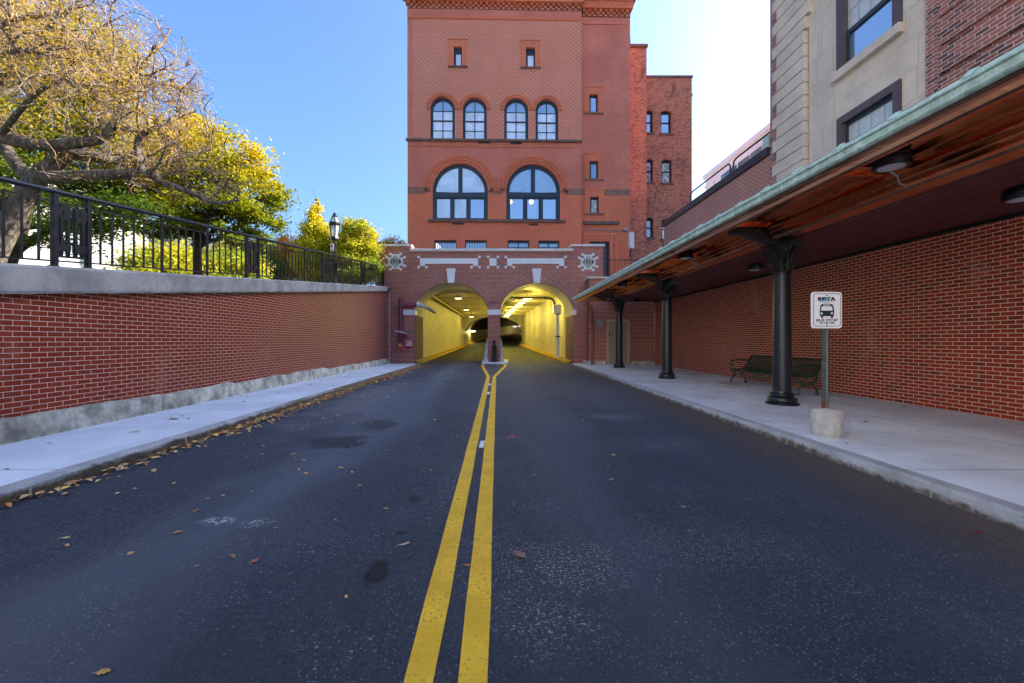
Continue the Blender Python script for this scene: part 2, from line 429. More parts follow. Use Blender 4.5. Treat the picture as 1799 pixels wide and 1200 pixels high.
# asphalt
g = G('fresh_asphalt'); co = g.n('ShaderNodeNewGeometry').outputs['Position']; X, Y, Z = g.sep(co)
agg = g.noise(co, 75, 6, .85); mid = g.noise(co, 26, 6, .75); big = g.noise(g.vscale(co, (1, .22, 1)), .9, 5, .6)
tw = g.math('ADD', X, g.math('MULTIPLY', g.math('SUBTRACT', big, .5), 2.2))
def band(c, wd, k):
    d = g.math('ABSOLUTE', g.math('SUBTRACT', tw, c)); return g.ramp(d, 0, wd, k, 0)
dust = g.math('ADD', band(-2.0, .95, .62), g.math('ADD', band(.75, .7, .26), band(2.7, 1.0, .26)))
dust = g.math('ADD', dust, g.math('MULTIPLY', g.ramp(g.noise(co, .8, 6, .65), .45, .75), .22), clamp=True)
base = g.mix(g.ramp(agg, .3, .72), (.012,.0185,.031), (.070,.092,.138))  # bluish cast of the sky light tinted into the asphalt colours
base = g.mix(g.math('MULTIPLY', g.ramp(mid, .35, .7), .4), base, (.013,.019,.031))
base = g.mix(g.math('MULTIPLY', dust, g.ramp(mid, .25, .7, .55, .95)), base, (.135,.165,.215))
base = g.mix(g.math('MULTIPLY', g.ramp(X, 2.6, 3.75), .6), base, (.19,.13,.095))
base = g.mix(g.math('MULTIPLY', g.ramp(g.math('SUBTRACT', g.math('ABSOLUTE', g.math('ADD', X, .15)), g.math('MULTIPLY', g.noise(co, 6, 4), .4)), 3.5, 3.85), .7), base, (.10,.082,.062))
# pale grit
v = g.n('ShaderNodeTexVoronoi'); wc_=g.n('ShaderNodeVectorMath', operation='ADD'); g.set(wc_.inputs[0], co); g.set(wc_.inputs[1], g.vscale(g.comb(g.noise(co,60,3),g.noise(co,47,3)),(.03,.03,0))); g.set(v.inputs['Vector'], wc_.outputs[0]); v.inputs['Scale'].default_value = 44; v.inputs['Randomness'].default_value = 1
vr = g.sep(v.outputs['Color'])[0]
grit = g.math('MULTIPLY', g.math('LESS_THAN', v.outputs['Distance'], g.math('MULTIPLY', g.ramp(vr, .72, 1.0), .24)), g.ramp(g.noise(co, 1.3, 3), .38, .62, .15, 1))
base = g.mix(g.math('MULTIPLY', grit, .7), base, (.50,.49,.48))
v2 = g.n('ShaderNodeTexVoronoi'); g.set(v2.inputs['Vector'], co); v2.inputs['Scale'].default_value = 82
grit2 = g.math('MULTIPLY', g.math('LESS_THAN', v2.outputs['Distance'], g.math('MULTIPLY', g.ramp(g.sep(v2.outputs['Color'])[1], .5, 1.0), .36)), g.ramp(g.noise(co, 2.3, 3), .4, .6, .2, 1))
base = g.mix(g.math('MULTIPLY', grit2, .75), base, (.30,.34,.40))
def spot(px, py, rx, ry, col, k, sharp=.25, nz=.55, ns=3):
    global base
    y0 = F*(EYE+.12)/(py-HY); x0 = (px-CX)/F*y0
    n1 = g.noise(co, ns, 4, .6)
    dx = g.math('DIVIDE', g.math('SUBTRACT', X, x0), rx); dy = g.math('DIVIDE', g.math('SUBTRACT', Y, y0), ry)
    d = g.math('ADD', g.math('SQRT', g.math('ADD', g.math('MULTIPLY', dx, dx), g.math('MULTIPLY', dy, dy))), g.math('MULTIPLY', g.math('SUBTRACT', n1, .5), nz*2.4))
    base = g.mix(g.ramp(d, 1-sharp, 1+sharp, k, 0), base, col)
spot(592, 778, .34, .34, (.008,.009,.014), .7, .35, .75); spot(665, 749, .26, .42, (.008,.009,.014), .6, .35, .75)
spot(662, 1002, .07, .14, (.006,.006,.008), .85, ns=8); spot(727, 876, .05, .06, (.008,.008,.010), .8, ns=8)
spot(705, 935, .04, .04, (.008,.008,.010), .7, ns=8)
def spray(px, py, rx, ry, k, thr=.56, ns=55):
    global base
    y0 = F*(EYE+.12)/(py-HY); x0 = (px-CX)/F*y0
    dx = g.math('DIVIDE', g.math('SUBTRACT', X, x0), rx); dy = g.math('DIVIDE', g.math('SUBTRACT', Y, y0), ry)
    d = g.math('SQRT', g.math('ADD', g.math('MULTIPLY', dx, dx), g.math('MULTIPLY', dy, dy)))
    d = g.math('ADD', d, g.math('MULTIPLY', g.math('SUBTRACT', g.noise(co, 7, 4, .65), .5), 1.5))
    m_ = g.math('MULTIPLY', g.ramp(d, .2, 1.1, 1, 0), g.ramp(g.noise(co, ns, 5, .7), thr, thr+.05))
    base = g.mix(g.math('MULTIPLY', m_, k), base, (.50,.51,.54))
spot(1045, 690, 1.2, 2.6, (.14,.145,.155), .5, .6, 1.3, 2.5); spot(650, 700, .5, 3.0, (.17,.18,.20), .6, .7, 1.0, 2)
spray(385, 914, .16, .09, .95, .48, 30); spray(450, 917, .14, .10, .9, .50, 34); spray(1000, 985, .45, .4, .8, .55); spray(960, 1090, .35, .3, .7, .56)
spray(1080, 735, .6, .35, .6, .52, 40); spray(1150, 780, .8, .6, .45, .55); spray(870, 1000, .30, .6, .6, .57); spray(1290, 960, .9, .4, .55, .56); spray(790, 850, .12, .9, .5, .56)
spray(560, 960, .5, .3, .6, .60, 40); spray(640, 1120, .4, .2, .55, .60, 40); spray(850, 750, .25, 1.2, .45, .55); spray(1500, 1050, .7, .3, .45, .58)
h = g.math('ADD', agg, g.math('MULTIPLY', mid, .6))
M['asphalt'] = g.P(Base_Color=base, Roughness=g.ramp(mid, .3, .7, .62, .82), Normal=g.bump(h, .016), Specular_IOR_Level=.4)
# pavements
def pave(name, joints, col):
    g = G(name); co = g.n('ShaderNodeNewGeometry').outputs['Position']; x, y, z = g.sep(co)
    a = g.noise(co, .9, 7, .62); f = g.noise(co, 60, 5, .75)
    c = g.mix(g.ramp(a, .3, .7), tuple(q*.82 for q in col), tuple(q*1.1 for q in col))
    c = g.mix(g.ramp(g.noise(g.vscale(co, (.6, 2, 1)), 1.6, 5, .7), .55, .75, 0, .35), c, tuple(q*.62 for q in col))
    c = g.mix(g.ramp(f, .45, .75, 0, .3), c, tuple(q*.7 for q in col))
    c = g.mix(g.ramp(g.noise(co, 4.5, 5, .8), .62, .70, 0, .28), c, tuple(q*.5 for q in col))
    vg = g.n('ShaderNodeTexVoronoi'); g.set(vg.inputs['Vector'], co); vg.inputs['Scale'].default_value = 2.6
    c = g.mix(g.math('MULTIPLY', g.math('LESS_THAN', vg.outputs['Distance'], g.math('MULTIPLY', g.ramp(g.sep(vg.outputs['Color'])[0], .5, 1), .06)), .55), c, tuple(q*.4 for q in col))
    dj = None
    for (ax, off, per) in joints:
        q = x if ax == 'x' else y
        if per: d = g.math('ABSOLUTE', g.math('SUBTRACT', g.math('FRACT', g.math('DIVIDE', g.math('SUBTRACT', q, off), per)), .5)); d = g.math('MULTIPLY', g.math('SUBTRACT', .5, d), per)
        else: d = g.math('ABSOLUTE', g.math('SUBTRACT', q, off))
        dj = d if dj is None else g.math('MINIMUM', dj, d)
    j = g.ramp(dj, .006, .017, 1, 0)
    c = g.mix(g.math('MULTIPLY', j, g.ramp(g.noise(co, 3, 3), .3, .6, .35, .8)), c, tuple(q*.4 for q in col))
    hh = g.math('SUBTRACT', g.math('MULTIPLY', f, .3), j)
    return g.P(Base_Color=c, Roughness=.8, Normal=g.bump(hh, .006), Specular_IOR_Level=.35)
M['pave_left'] = pave('broom_finished_concrete', [('y', 1.0, 3.1), ('x', CL-.17, 0)], (.62,.69,.76))
M['pave_right'] = pave('plaza_concrete', [('y', 1.2, 2.9), ('x', CR+.17, 0), ('x', 6.1, 0)], (.80,.84,.89))
g = G('lawn'); co = g.co()
M['lawn'] = g.P(Base_Color=g.mix(g.noise(co, 2, 6, .7), (.05,.08,.02), (.14,.12,.03)), Roughness=.95)
M['earth'] = conc('far_ground', (.12,.11,.10), .3, .5)

struct('ground', MB().box(-700, 700, -700, 700, -.9, -.55), M['earth'])
secs = [((CL,y,zr(y)), (CR,y,zr(y))) for y in np.linspace(-24, 23, 64)] + [((-4.4,23.3,zr(23.3)), (3.9,23.3,zr(23.3)))]
secs += [(a, b) for a, b in zip(LW, RW)]
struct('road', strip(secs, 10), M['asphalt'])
# pavement sheets with kerbs
def pavement(name, x0, x1, y0, y1, m, zt=0.0):
    mb = MB(); ys = np.linspace(y0, y1, 40)
    for a, b in zip(ys[:-1], ys[1:]): mb.quad((x0,a,zt),(x1,a,zt),(x1,b,zt),(x0,b,zt))
    return struct(name, mb, m)
pavement('sidewalk_left', WL-.3, CL-.16, -24, YF+.1, M['pave_left'])
pavement('sidewalk_right', CR+.16, WR+.2, -24, YF+.1, M['pave_right'])
def kerbmat(name, top, dark, hgt, moss):
    g = G(name); co = g.n('ShaderNodeNewGeometry').outputs['Position']; x, y, z = g.sep(co)
    h = g.math('ADD', g.math('SUBTRACT', z, g.math('MULTIPLY', y, .0063)), .145)
    n1 = g.noise(co, 9, 6, .75); n2 = g.noise(g.vscale(co, (1, .5, 1)), 2.2, 5, .7); f = g.noise(co, 50, 5, .8)
    hh = g.math('ADD', h, g.math('ADD', g.math('MULTIPLY', g.math('SUBTRACT', n1, .5), .10), g.math('MULTIPLY', g.math('SUBTRACT', n2, .5), .14)))
    c = g.mix(g.ramp(g.noise(co, 3, 6, .7), .3, .7), tuple(q*.75 for q in top), tuple(q*1.15 for q in top))
    d = g.mix(g.ramp(n1, .42, .62), dark, moss)
    c = g.mix(g.ramp(hh, hgt-.02, hgt+.03, 1, 0), c, d)
    c = g.mix(g.ramp(f, .5, .7, 0, .5), c, tuple(q*.45 for q in top))
    j = g.math('MULTIPLY', g.math('SUBTRACT', .5, g.math('ABSOLUTE', g.math('SUBTRACT', g.math('FRACT', g.math('DIVIDE', y, 1.85)), .5))), 1.85)
    c = g.mix(g.ramp(j, .006, .016, .8, 0), c, (.5,.47,.42))
    return g.P(Base_Color=c, Roughness=.85, Normal=g.bump(g.math('ADD', f, g.math('MULTIPLY', n1, 1.5)), .02))
M['kerb_left'] = kerbmat('stained_kerb', (.50,.52,.53), (.10,.085,.065), .085, (.20,.14,.05))
M['kerb_right'] = kerbmat('crumbling_kerb', (.56,.58,.60), (.12,.105,.095), .040, (.30,.25,.22))
def kerb(name, xa, xb, y0, y1):
    mb = MB(); rr = random.Random(5); face = xb; y = y0
    ys = list(np.arange(y0, y1, .25))+[y1]
    sgn = 1 if xb > xa else -1
    prof = lambda y, j: [(xa, .002), (face-sgn*.035, .002+j), (face-sgn*.008, -.018+j), (face+j*sgn, -.055), (face+j*.6*sgn, -.5)]
    rows = [prof(y, rr.uniform(-.006, .004)) for y in ys]
    vs = [(x, y, z) for y, r_ in zip(ys, rows) for x, z in r_]
    n = 5; fs = []
    for j in range(len(ys)-1):
        for i in range(n-1):
            q = (j*n+i, j*n+i+1, (j+1)*n+i+1, (j+1)*n+i); fs.append(q if sgn > 0 else q[::-1])
    mb.add(vs, fs); return struct(name, mb, M[name])
pavement('bounce_square', -10.4, 70, -110, -24.01, M['pave_right']); pavement('bounce_square_side', WR+.21, 70, -24, -9.2, M['pave_right'])  # unseen pale paving added behind the viewer to bounce sunlight
kerb('kerb_left', CL-.16, CL, -24, YF-.2); kerb('kerb_right', CR+.16, CR, -24, YF-.2)
# upper street and park behind the retaining wall, climbing the hill
def zu(y): return max(-.5, min(2.12 + .108*(y-5.1), 9.5))
ys = list(np.linspace(-24, 100, 63)); mb = strip([((-120, y, zu(y)-.0), (-6.12 if y < 23.2 else -5.2, y, zu(y)-.05)) for y in ys], 6)
struct('hillside', mb, M['lawn'])
struct('terrace', MB().box(-5.3, 20, 25.7, 60, 4.65, 4.9), M['pave_right'])

# painted lines
g = G('worn_yellow_paint'); co = g.co()
wn = g.noise(co, 45, 5, .75); w2 = g.noise(co, 4, 4, .6)
worn = g.math('MULTIPLY', g.ramp(wn, .56, .63), g.ramp(w2, .35, .65, .25, 1))
M['yellow'] = g.P(Base_Color=g.mix(worn, g.mix(g.ramp(w2, .3, .7), (.74,.42,.010), (.92,.56,.025)), (.09,.075,.05)), Roughness=.6, Normal=g.bump(g.noise(co, 150, 3, .8), .006))
def gp(px, py):                                  # photo pixel to road
    y = 10.0
    for _ in range(30): y = F*(EYE-zr(y))/(py-HY)
    return ((px-CX)/F*y, y)
def line(name, pts, wd, m=None, lift=.004):
    mb = MB(); vs = []
    dens = []
    for a, b in zip(pts[:-1], pts[1:]):
        n = max(1, int(math.hypot(b[0]-a[0], b[1]-a[1])/.5))
        dens += [(a[0]+(b[0]-a[0])*i/n, a[1]+(b[1]-a[1])*i/n) for i in range(n)]
    dens.append(pts[-1])
    rr = random.Random(3)
    for i, p in enumerate(dens):
        a = Vector(dens[max(0,i-1)]); b = Vector(dens[min(len(dens)-1,i+1)]); d = (b-a).normalized(); nrm = Vector((d.y, -d.x))
        for s_ in (-1, 1):
            q = Vector(p) + nrm*s_*(wd/2 + rr.uniform(-.004,.004)); vs.append((q.x, q.y, zr(q.y)+lift))
    mb.add(vs, [(2*i, 2*i+1, 2*i+3, 2*i+2) for i in range(len(dens)-1)])
    return struct(name, mb, m or M['yellow'])
l0, l1 = gp(737,1190), gp(858,662); r0, r1 = gp(831,1190), gp(868.5,662)
ext = lambda a, b, y: (a[0]+(b[0]-a[0])*(y-a[1])/(b[1]-a[1]), y)
line('road_line', [ext(l0,l1,-30), l0, l1, gp(847,642), (-.62, 23.2), (-.72, 26)], .125)
line('road_line', [ext(r0,r1,-30), r0, r1, gp(889,642), (.20, 23.2), (.30, 26)], .125)
line('road_dash', [gp(845,787), gp(848,775)], .06, M['pale'], .005)
line('road_dash', [gp(857.5,693), gp(858.2,689)], .09, M['pale'], .005)
line('road_dash', [gp(860,677), gp(861,674)], .10, M['pale'], .005)
line('spray_mark', [gp(889,769.5), gp(898,768), gp(913,769.5)], .028, M['pink'], .005)
line('spray_mark', [gp(898,766), gp(903,764.5)], .03, M['pink'], .0055)

# ================================================================== LEFT RETAINING WALL
zct = lambda y: 2.16 + .1105*(y-5.06)            # cap top
zcb = lambda y: zct(y) - (.37 - .0055*(y-5))
t = thing('retaining_wall', 'long glazed red brick retaining wall with grey stone cap along the left pavement', 'wall', (WL-.1, 10, 0))
Y0, Y1 = -20, YF-.003
xb = WL-.10
mb = MB(); ys = np.linspace(Y0, Y1, 60)
for a, b in zip(ys[:-1], ys[1:]): mb.quad((xb,b,-.3),(xb,a,-.3),(xb,a,zcb(a)+.03),(xb,b,zcb(b)+.03))
mb.box(xb-.35, xb-.002, Y0, Y1, -.4, -.3)
obj('brickwork', mb, M['brick_left'], t)
# cap blocks, one per stone
joints = [-20, -16, -12, -8, -4, -.6, 2.9, 6.95+.4, 10.6, 13.6, 16.2, 18.9, 21, Y1]
for a, b in zip(joints[:-1], joints[1:]):
    mb = MB(); a2, b2 = a+.004, b-.004
    xo, xi = WL+.02, WL-.62
    prof = lambda y: [(xo-.02, zcb(y)), (xo, zcb(y)+.04), (xo, zct(y)-.035), (xo-.03, zct(y)), (xi, zct(y)), (xi, zcb(y))]
    vs = [(x, a2, z) for x, z in prof(a2)] + [(x, b2, z) for x, z in prof(b2)]
    mb.add(vs, [(i, (i+1)%6, 6+(i+1)%6, 6+i) for i in range(6)] + [tuple(reversed(range(6))), tuple(range(6,12))])
    obj('cap_stone', mb, M['cap'], t)
    if b < Y1-.1:
        mb = MB().box(xi+.03, xo-.006, b-.0035, b+.0035, zcb(b)+.01, zct(b)-.012); obj('joint', mb, M['sealant'], t)
# footing with a broken top edge
mb = MB(); rr = random.Random(9); ys = list(np.arange(Y0, Y1, .22))+[Y1]; vs = []
lvl = .30
for i, y in enumerate(ys):
    if rr.random() < .10: lvl = .26 + .06*rr.random() - .0035*max(0,y-5)
    tz = lvl + rr.uniform(-.012, .012); j = rr.uniform(-.010, .008)
    vs += [(WL+.02+j, y, -.02), (WL+.012+j, y, tz*.5), (WL-.015+j, y, tz), (xb-.02, y, tz+.015)]
mb.add(vs, [(4*k+i, 4*k+i+1, 4*k+i+5, 4*k+i+4) for k in range(len(ys)-1) for i in range(3)])
obj('footing', mb, M['footing'], t)

# ------------------------------------------------------------------ iron railing on the cap
XR = -6.10
rl = thing('iron_railing', 'black iron railing with slotted panels climbing along the stone wall cap', 'railing', (XR, 10, zct(10)))
def rail(name, dz, y0, y1, r_=None, w_=None, h_=None):
    mb = MB()
    if r_: mb.tube([(XR, y0, zct(y0)+dz), (XR, y1, zct(y1)+dz)], r_, 12)
    else: mb.beam((XR, y0, zct(y0)+dz), (XR, y1, zct(y1)+dz), w_, h_)
    return obj(name, mb, M['ironrail'], rl)
rail('handrail', 1.04, 1.2, YF-.25, .036)
rail('upper_rail', .90, 1.2, YF-.25, None, .035, .022)
rail('lower_rail', .085, 1.2, YF-.25, None, .035, .022)
panels = [(1.35,1.83), (5.87,6.35), (10.35,10.85), (14.85,15.35), (19.05,19.5)]
def post(y, wd=.062):
    mb = MB().box(XR-wd/2, XR+wd/2, y-wd/2, y+wd/2, zct(y)-.02, zct(y)+1.01)
    mb.box(XR-.05, XR+.05, y-.05, y+.05, zct(y)-.01, zct(y)+.018)
    return obj('post', mb, M['iron'], rl)
for a, b in panels:
    post(a); post(b)
    mb = MB(); c_ = (a+b)/2; L = b-a-.062; k0 = zct(c_)
    sl_ = .1105
    def bx(u0, u1, z0, z1, d=.018):
        y0, y1 = a+.031+u0*L, a+.031+u1*L
        za, zb = sl_*(y0-c_), sl_*(y1-c_)
        mb.add([(XR-d,y0,k0+z0+za),(XR+d,y0,k0+z0+za),(XR+d,y1,k0+z0+zb),(XR-d,y1,k0+z0+zb),(XR-d,y0,k0+z1+za),(XR+d,y0,k0+z1+za),(XR+d,y1,k0+z1+zb),(XR-d,y1,k0+z1+zb)],
               [(0,3,2,1),(4,5,6,7),(0,1,5,4),(1,2,6,5),(2,3,7,6),(3,0,4,7)])
    for u in (.13, .36, .62, .86): bx(u-.045, u+.045, .16, .86)
    for (u0,u1) in ((.0,.42),(.56,1.0)):
        bx(u0, u1, .70, .84, .024); bx(u0, u1, .22, .33, .024); bx(u0+.06, u1-.06, .66, .70, .022); bx(u0+.08, u1-.08, .84, .875, .022)
        bx((u0+u1)/2-.06, (u0+u1)/2+.06, .735, .805, .034)
    bx(0, 1, .135, .165); bx(0, 1, .19, .205)
    obj('slotted_panel', mb, M['iron'], rl)
spans = [(1.83,5.87), (6.35,10.35), (10.85,14.85), (15.35,19.05), (19.5,YF-.27)]
nb = 0
for a, b in spans:
    n = max(4, round((b-a)/.205))
    for i in range(1, n):
        y = a+(b-a)*i/n; thick = i in (round(n/3), round(2*n/3))
        wd = .036 if thick else .022
        mb = MB().box(XR-wd/2, XR+wd/2, y-wd/2, y+wd/2, zct(y)+(.0 if thick else .085), zct(y)+(1.02 if thick else .90))
        obj('baluster', mb, M['iron'], rl); nb += 1
post(YF-.26, .07)

# ================================================================== TUNNEL PORTAL
pt = thing('tunnel_portal', 'red brick twin arched tunnel portal dated 1914 with white tile trim', 'tunnel portal', (0, YF, 0))
S = F/YF
px = lambda x: fx(x, YF)
pz = lambda y: fz(y, YF)
A1c, A1a = px(792.5), (px(857)-px(728))/2
A2c, A2a = px(943), (px(1007.5)-px(879))/2
ZS, RISE = pz(549), pz(497)-pz(549)
def arch_pts(c, a, b, zs, n=36, a0=0, a1=pi): return [(c+a*cos(a0+(a1-a0)*k/n), zs+b*sin(a0+(a1-a0)*k/n)) for k in range(n+1)]
def arch_hole(c, a, b, zs, zb=-.6): return [(c-a, zb), (c+a, zb)] + arch_pts(c, a, b, zs)
XL, XRt = px(667), px(1060)
outer = [(XL,-.5), (XRt,-.5), (XRt,pz(433)), (px(1003.5),pz(433)), (px(1003.5),pz(441)), (px(722),pz(441)), (px(722),pz(433)), (XL,pz(433))]
DEP = 2.6
EX, EZ = (1,0,0), (0,0,1)
mb = MB().slab((0,YF,0), EX, EZ, outer, [arch_hole(A1c,A1a,RISE,ZS), arch_hole(A2c,A2a,RISE,ZS)], DEP)
obj('brick_front', mb, M['brick_portal'], pt)
# coping stones
for (a, b, y0, y1, nm) in ((665.5,724,429.5,433.2,'end_coping'), (720,1007,437,441.8,'long_coping'), (1002,1062,429.5,433.2,'end_coping')):
    mb = MB().box(px(a), px(b), YF-.09, YF+.55, pz(y1)+.002, pz(y0)); obj(nm, mb, M['coping'], pt, bevel=.015)
# painted arch linings
for c, a in ((A1c,A1a),(A2c,A2a)):
    mb = MB(); pts = [(c+a, ZS-.10)] + arch_pts(c, a, RISE, ZS) + [(c-a, ZS-.10)]
    e = .012
    cc = [(c+(x-c)*(1-e/a), z-(e if ZS < z else 0)*((z-ZS)/RISE)) for x, z in pts]
    n = len(cc); vs = [(x, YF+.10, z) for x, z in cc] + [(x, YF+DEP, z) for x, z in cc]
    mb.add(vs, [(i, i+1, n+i+1, n+i) for i in range(n-1)], True)
    obj('arch_lining', mb, M['cream'], pt)
    # voussoir ring of radial bricks with stepped outer edge
    mb = MB(); segs = 84
    for k in range(segs):
        t0, t1 = pi*k/segs, pi*(k+1)/segs; tm = (t0+t1)/2
        deg = math.degrees(tm); d = abs(deg-90)
        ro = .50
        if 17 < d < 29 or 48 < d < 60 or 76 < d < 84: ro = .66
        P0 = [(c+(a+q)*cos(tt), ZS+(RISE+q)*sin(tt)) for tt in (t0,t1) for q in (.004, ro)]
        y = YF-.012
        vs = [(P0[0][0],y,P0[0][1]),(P0[1][0],y,P0[1][1]),(P0[3][0],y,P0[3][1]),(P0[2][0],y,P0[2][1])]
        vs += [(x,YF+.02,z) for x,_,z in vs]
        arc = a*1.0; uv = [(0,t0*arc*.95),(ro,t0*arc*.95),(ro,t1*arc*.95),(0,t1*arc*.95)]*2
        mb.add(vs, [(0,3,2,1),(0,1,5,4),(1,2,6,5),(2,3,7,6),(3,0,4,7)], False, uv)
    # leave the ring out under the neighbouring arch: clip at the shared pier
    lo, hi = (c-a-.66, (A1c+A1a+A2c-A2a)/2-.006) if c == A1c else ((A1c+A1a+A2c-A2a)/2+.006, c+a+.66)
    mb.v = [(min(max(x, lo), hi), y, max(z, ZS)) for x, y, z in mb.v]
    obj('voussoir_ring', mb, M['brick_arch'], pt)
    # keystone
    k0, k1 = ZS+RISE-.015, pz(472)
    mb = MB(); vs = []
    for y in (YF-.07, YF+.1): vs += [(c-.17,y,k0),(c+.17,y,k0),(c+.25,y,k1),(c-.25,y,k1)]
    mb.add(vs, [(0,1,2,3),(7,6,5,4),(0,4,5,1),(1,5,6,2),(2,6,7,3),(3,7,4,0)])
    obj('keystone', mb, M['tile'], pt, bevel=.01)
# impost blocks
for (a, b) in ((706,728.3), (856.4,879.6), (1007,1012)):
    mb = MB().box(px(a), px(b)+(.012 if a > 800 else .012), YF-.05, YF+.6, pz(553.5), pz(544))
    obj('impost_block', mb, M['tile'], pt, bevel=.01)
for c, sgn, x in ((A1c,1,A1c-A1a),(A2c,-1,A2c+A2a)):
    mb = MB().box(min(x-.3*sgn*0, x+.03*sgn), max(x, x+.03*sgn), YF+.6, YF+DEP, pz(553.5), pz(549)); obj('impost_band', mb, M['cream'], pt)
    mb = MB().box(min(x, x+.014*sgn), max(x, x+.014*sgn), YF+.03, YF+DEP-.01, -.2, pz(553.6)); obj('jamb_brickwork', mb, M['brick_jamb'], pt)
# white tile ornaments
def tiles(name, rects, m=M['tile'], d=.03):
    mb = MB()
    for (x0,x1,y0,y1) in rects: mb.box(px(x0), px(x1), YF-d, YF+.05, pz(y1), pz(y0))
    return obj(name, mb, m, pt)
sq = 4.6
for (a, b) in ((738,840),(891,991)):
    tiles('tile_frame', [(a,b,454,463.6), (a,a+9,463.6,467.2), (b-9,b,463.6,467.2)] )
    tiles('corner_tiles', [(a-sq,a-.3,449.5,453.7), (b+.3,b+sq,449.5,453.7), (a-sq,a-.3,467.5,471.7), (b+.3,b+sq,467.5,471.7), (a+9.3,a+13.6,467.5,471.7), (b-13.6,b-9.3,467.5,471.7)])
tiles('centre_tile', [(860,872.5,454,467)])
tiles('corner_tiles', [(855.5,859.7,449.5,453.7),(872.8,877,449.5,453.7),(855.5,859.7,467.5,471.7),(872.8,877,467.5,471.7)])
for cxp, cyp in ((695, 459.8), (1033, 460.7)):
    tiles('tile_field', [(cxp-7,cxp+7,cyp-13,cyp+13), (cxp-13,cxp-7.02,cyp-7,cyp+7), (cxp+7.02,cxp+13,cyp-7,cyp+7)])
    o_ = [(-11.3,-15.6),(7,-15.6),(-11.3,11.4),(7,11.4),(-17.6,-9.6),(13.4,-9.6),(-17.6,5.4),(13.4,5.4)]
    tiles('corner_tiles', [(cxp+a,cxp+a+4.3,cyp+b,cyp+b+4.3) for a, b in o_])
    mb = MB(); r_ = 12.2/S; c_ = (px(cxp), pz(cyp)); vs = []
    for y in (YF-.075, YF): vs += [(c_[0]-r_,y,c_[1]),(c_[0],y,c_[1]-r_),(c_[0]+r_,y,c_[1]),(c_[0],y,c_[1]+r_)]
    mb.add(vs, [(0,1,2,3),(0,4,5,1),(1,5,6,2),(2,6,7,3),(3,7,4,0)])
    dm = obj('diamond_plaque', mb, M['diamond'], pt)
    text('date_numerals', '1914', .37, M['numeral'], dm, Matrix.Translation((c_[0], YF-.082, c_[1]-.01)) @ FACE, .006, .006, .80)
mb = MB().box(px(684), px(684)+.03, YF-.02, YF, 0, zcb(23)); obj('wall_joint', mb, M['sealant'], pt)

# ================================================================== TUNNEL INTERIOR
tn = thing('road_tunnel', 'lit yellowish painted tunnel interior bending away behind the twin arches', 'tunnel', (0, 40, 0))
ZC = 4.42
def wallstrip(pts, zt, flip):
    mb = MB(); pts2 = []
    for a, b in zip(pts[:-1], pts[1:]):
        for k in range(4): pts2.append(tuple(Vector(a).lerp(Vector(b), k/4)))
    pts2.append(pts[-1])
    n = len(pts2); vs = [(x,y,z-.2) for x,y,z in pts2]+[(x,y,zt(z)) for x,y,z in pts2]
    mb.add(vs, [((i,i+1,n+i+1,n+i) if not flip else (i+1,i,n+i,n+i+1)) for i in range(n-1)]); return mb
obj('left_wall', wallstrip(LW[:3], lambda z: ZC, False), M['tunnelwall'], tn)
obj('right_wall', wallstrip(RW[:3], lambda z: ZC, True), M['tunnelwall'], tn)
mb = MB().box(-4.6, 4.2, YF+DEP, 52, ZC, ZC+.2); obj('ceiling', mb, M['ceil'], tn)
mb = MB().slab((0,YF+DEP+.012,0), (-1,0,0), EZ, [(-4.2,-.5),(4.6,-.5),(4.6,ZC),(-4.2,ZC)], [[(-x,z) for x,z in arch_hole(A1c,A1a-.014,RISE-.014,ZS)][::-1], [(-x,z) for x,z in arch_hole(A2c,A2a-.014,RISE-.014,ZS)][::-1]], .010)
obj('portal_back', mb, M['tunnelwall'], tn)
for i in range(13):
    y = 27.2 + i*1.95
    mb = MB().box(-4.5, 4.1, y-.14, y+.14, ZC-.22, ZC-.003); obj('ceiling_beam', mb, M['ceil'], tn)
# inner arch wall
ic, ia = (-4.1+2.95)/2, 3.5
hole = [(ic-ia,-.5),(ic+ia,-.5)] + arch_pts(ic, ia, 1.75, 2.35, 30)
mb = MB().slab((0,52,0), EX, EZ, [(-4.6,-.4),(4.2,-.4),(4.2,ZC),(-4.6,ZC)], [hole], .35); obj('inner_arch', mb, M['tunnelwall'], tn)
# vaulted length
mb = MB(); prof = []
def vault_sections():
    for a, b in zip(LW[2:], RW[2:]):
        a, b = Vector(a), Vector(b)
        yield a, b
n = 14; vs = []; cnt = 0
for a, b in vault_sections():
    for k in range(n+1):
        th = pi - pi*k/n; m_ = (a+b)/2; hw = (b-a)/2
        p = m_ + hw*cos(th); vs.append((p.x, p.y+.36, (a.z+b.z)/2 + 1.75 + 2.0*sin(th)))
    cnt += 1
mb.add(vs, [(j*(n+1)+k+1, j*(n+1)+k, (j+1)*(n+1)+k, (j+1)*(n+1)+k+1) for j in range(cnt-1) for k in range(n)], True)
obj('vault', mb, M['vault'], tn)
obj('vault_left_wall', wallstrip([(x,y+.36,z) for x,y,z in LW[2:]], lambda z: z+1.78, False), M['tunnelwall'], tn)
obj('vault_right_wall', wallstrip([(x,y+.36,z) for x,y,z in RW[2:]], lambda z: z+1.78, True), M['tunnelwall'], tn)
mb = MB(); a, b = Vector(LW[-1]), Vector(RW[-1]); mb.quad(a-Vector((0,0,1)), b-Vector((0,0,1)), b+Vector((0,0,6)), a+Vector((0,0,6))); obj('far_end', mb, M['vault'], tn)
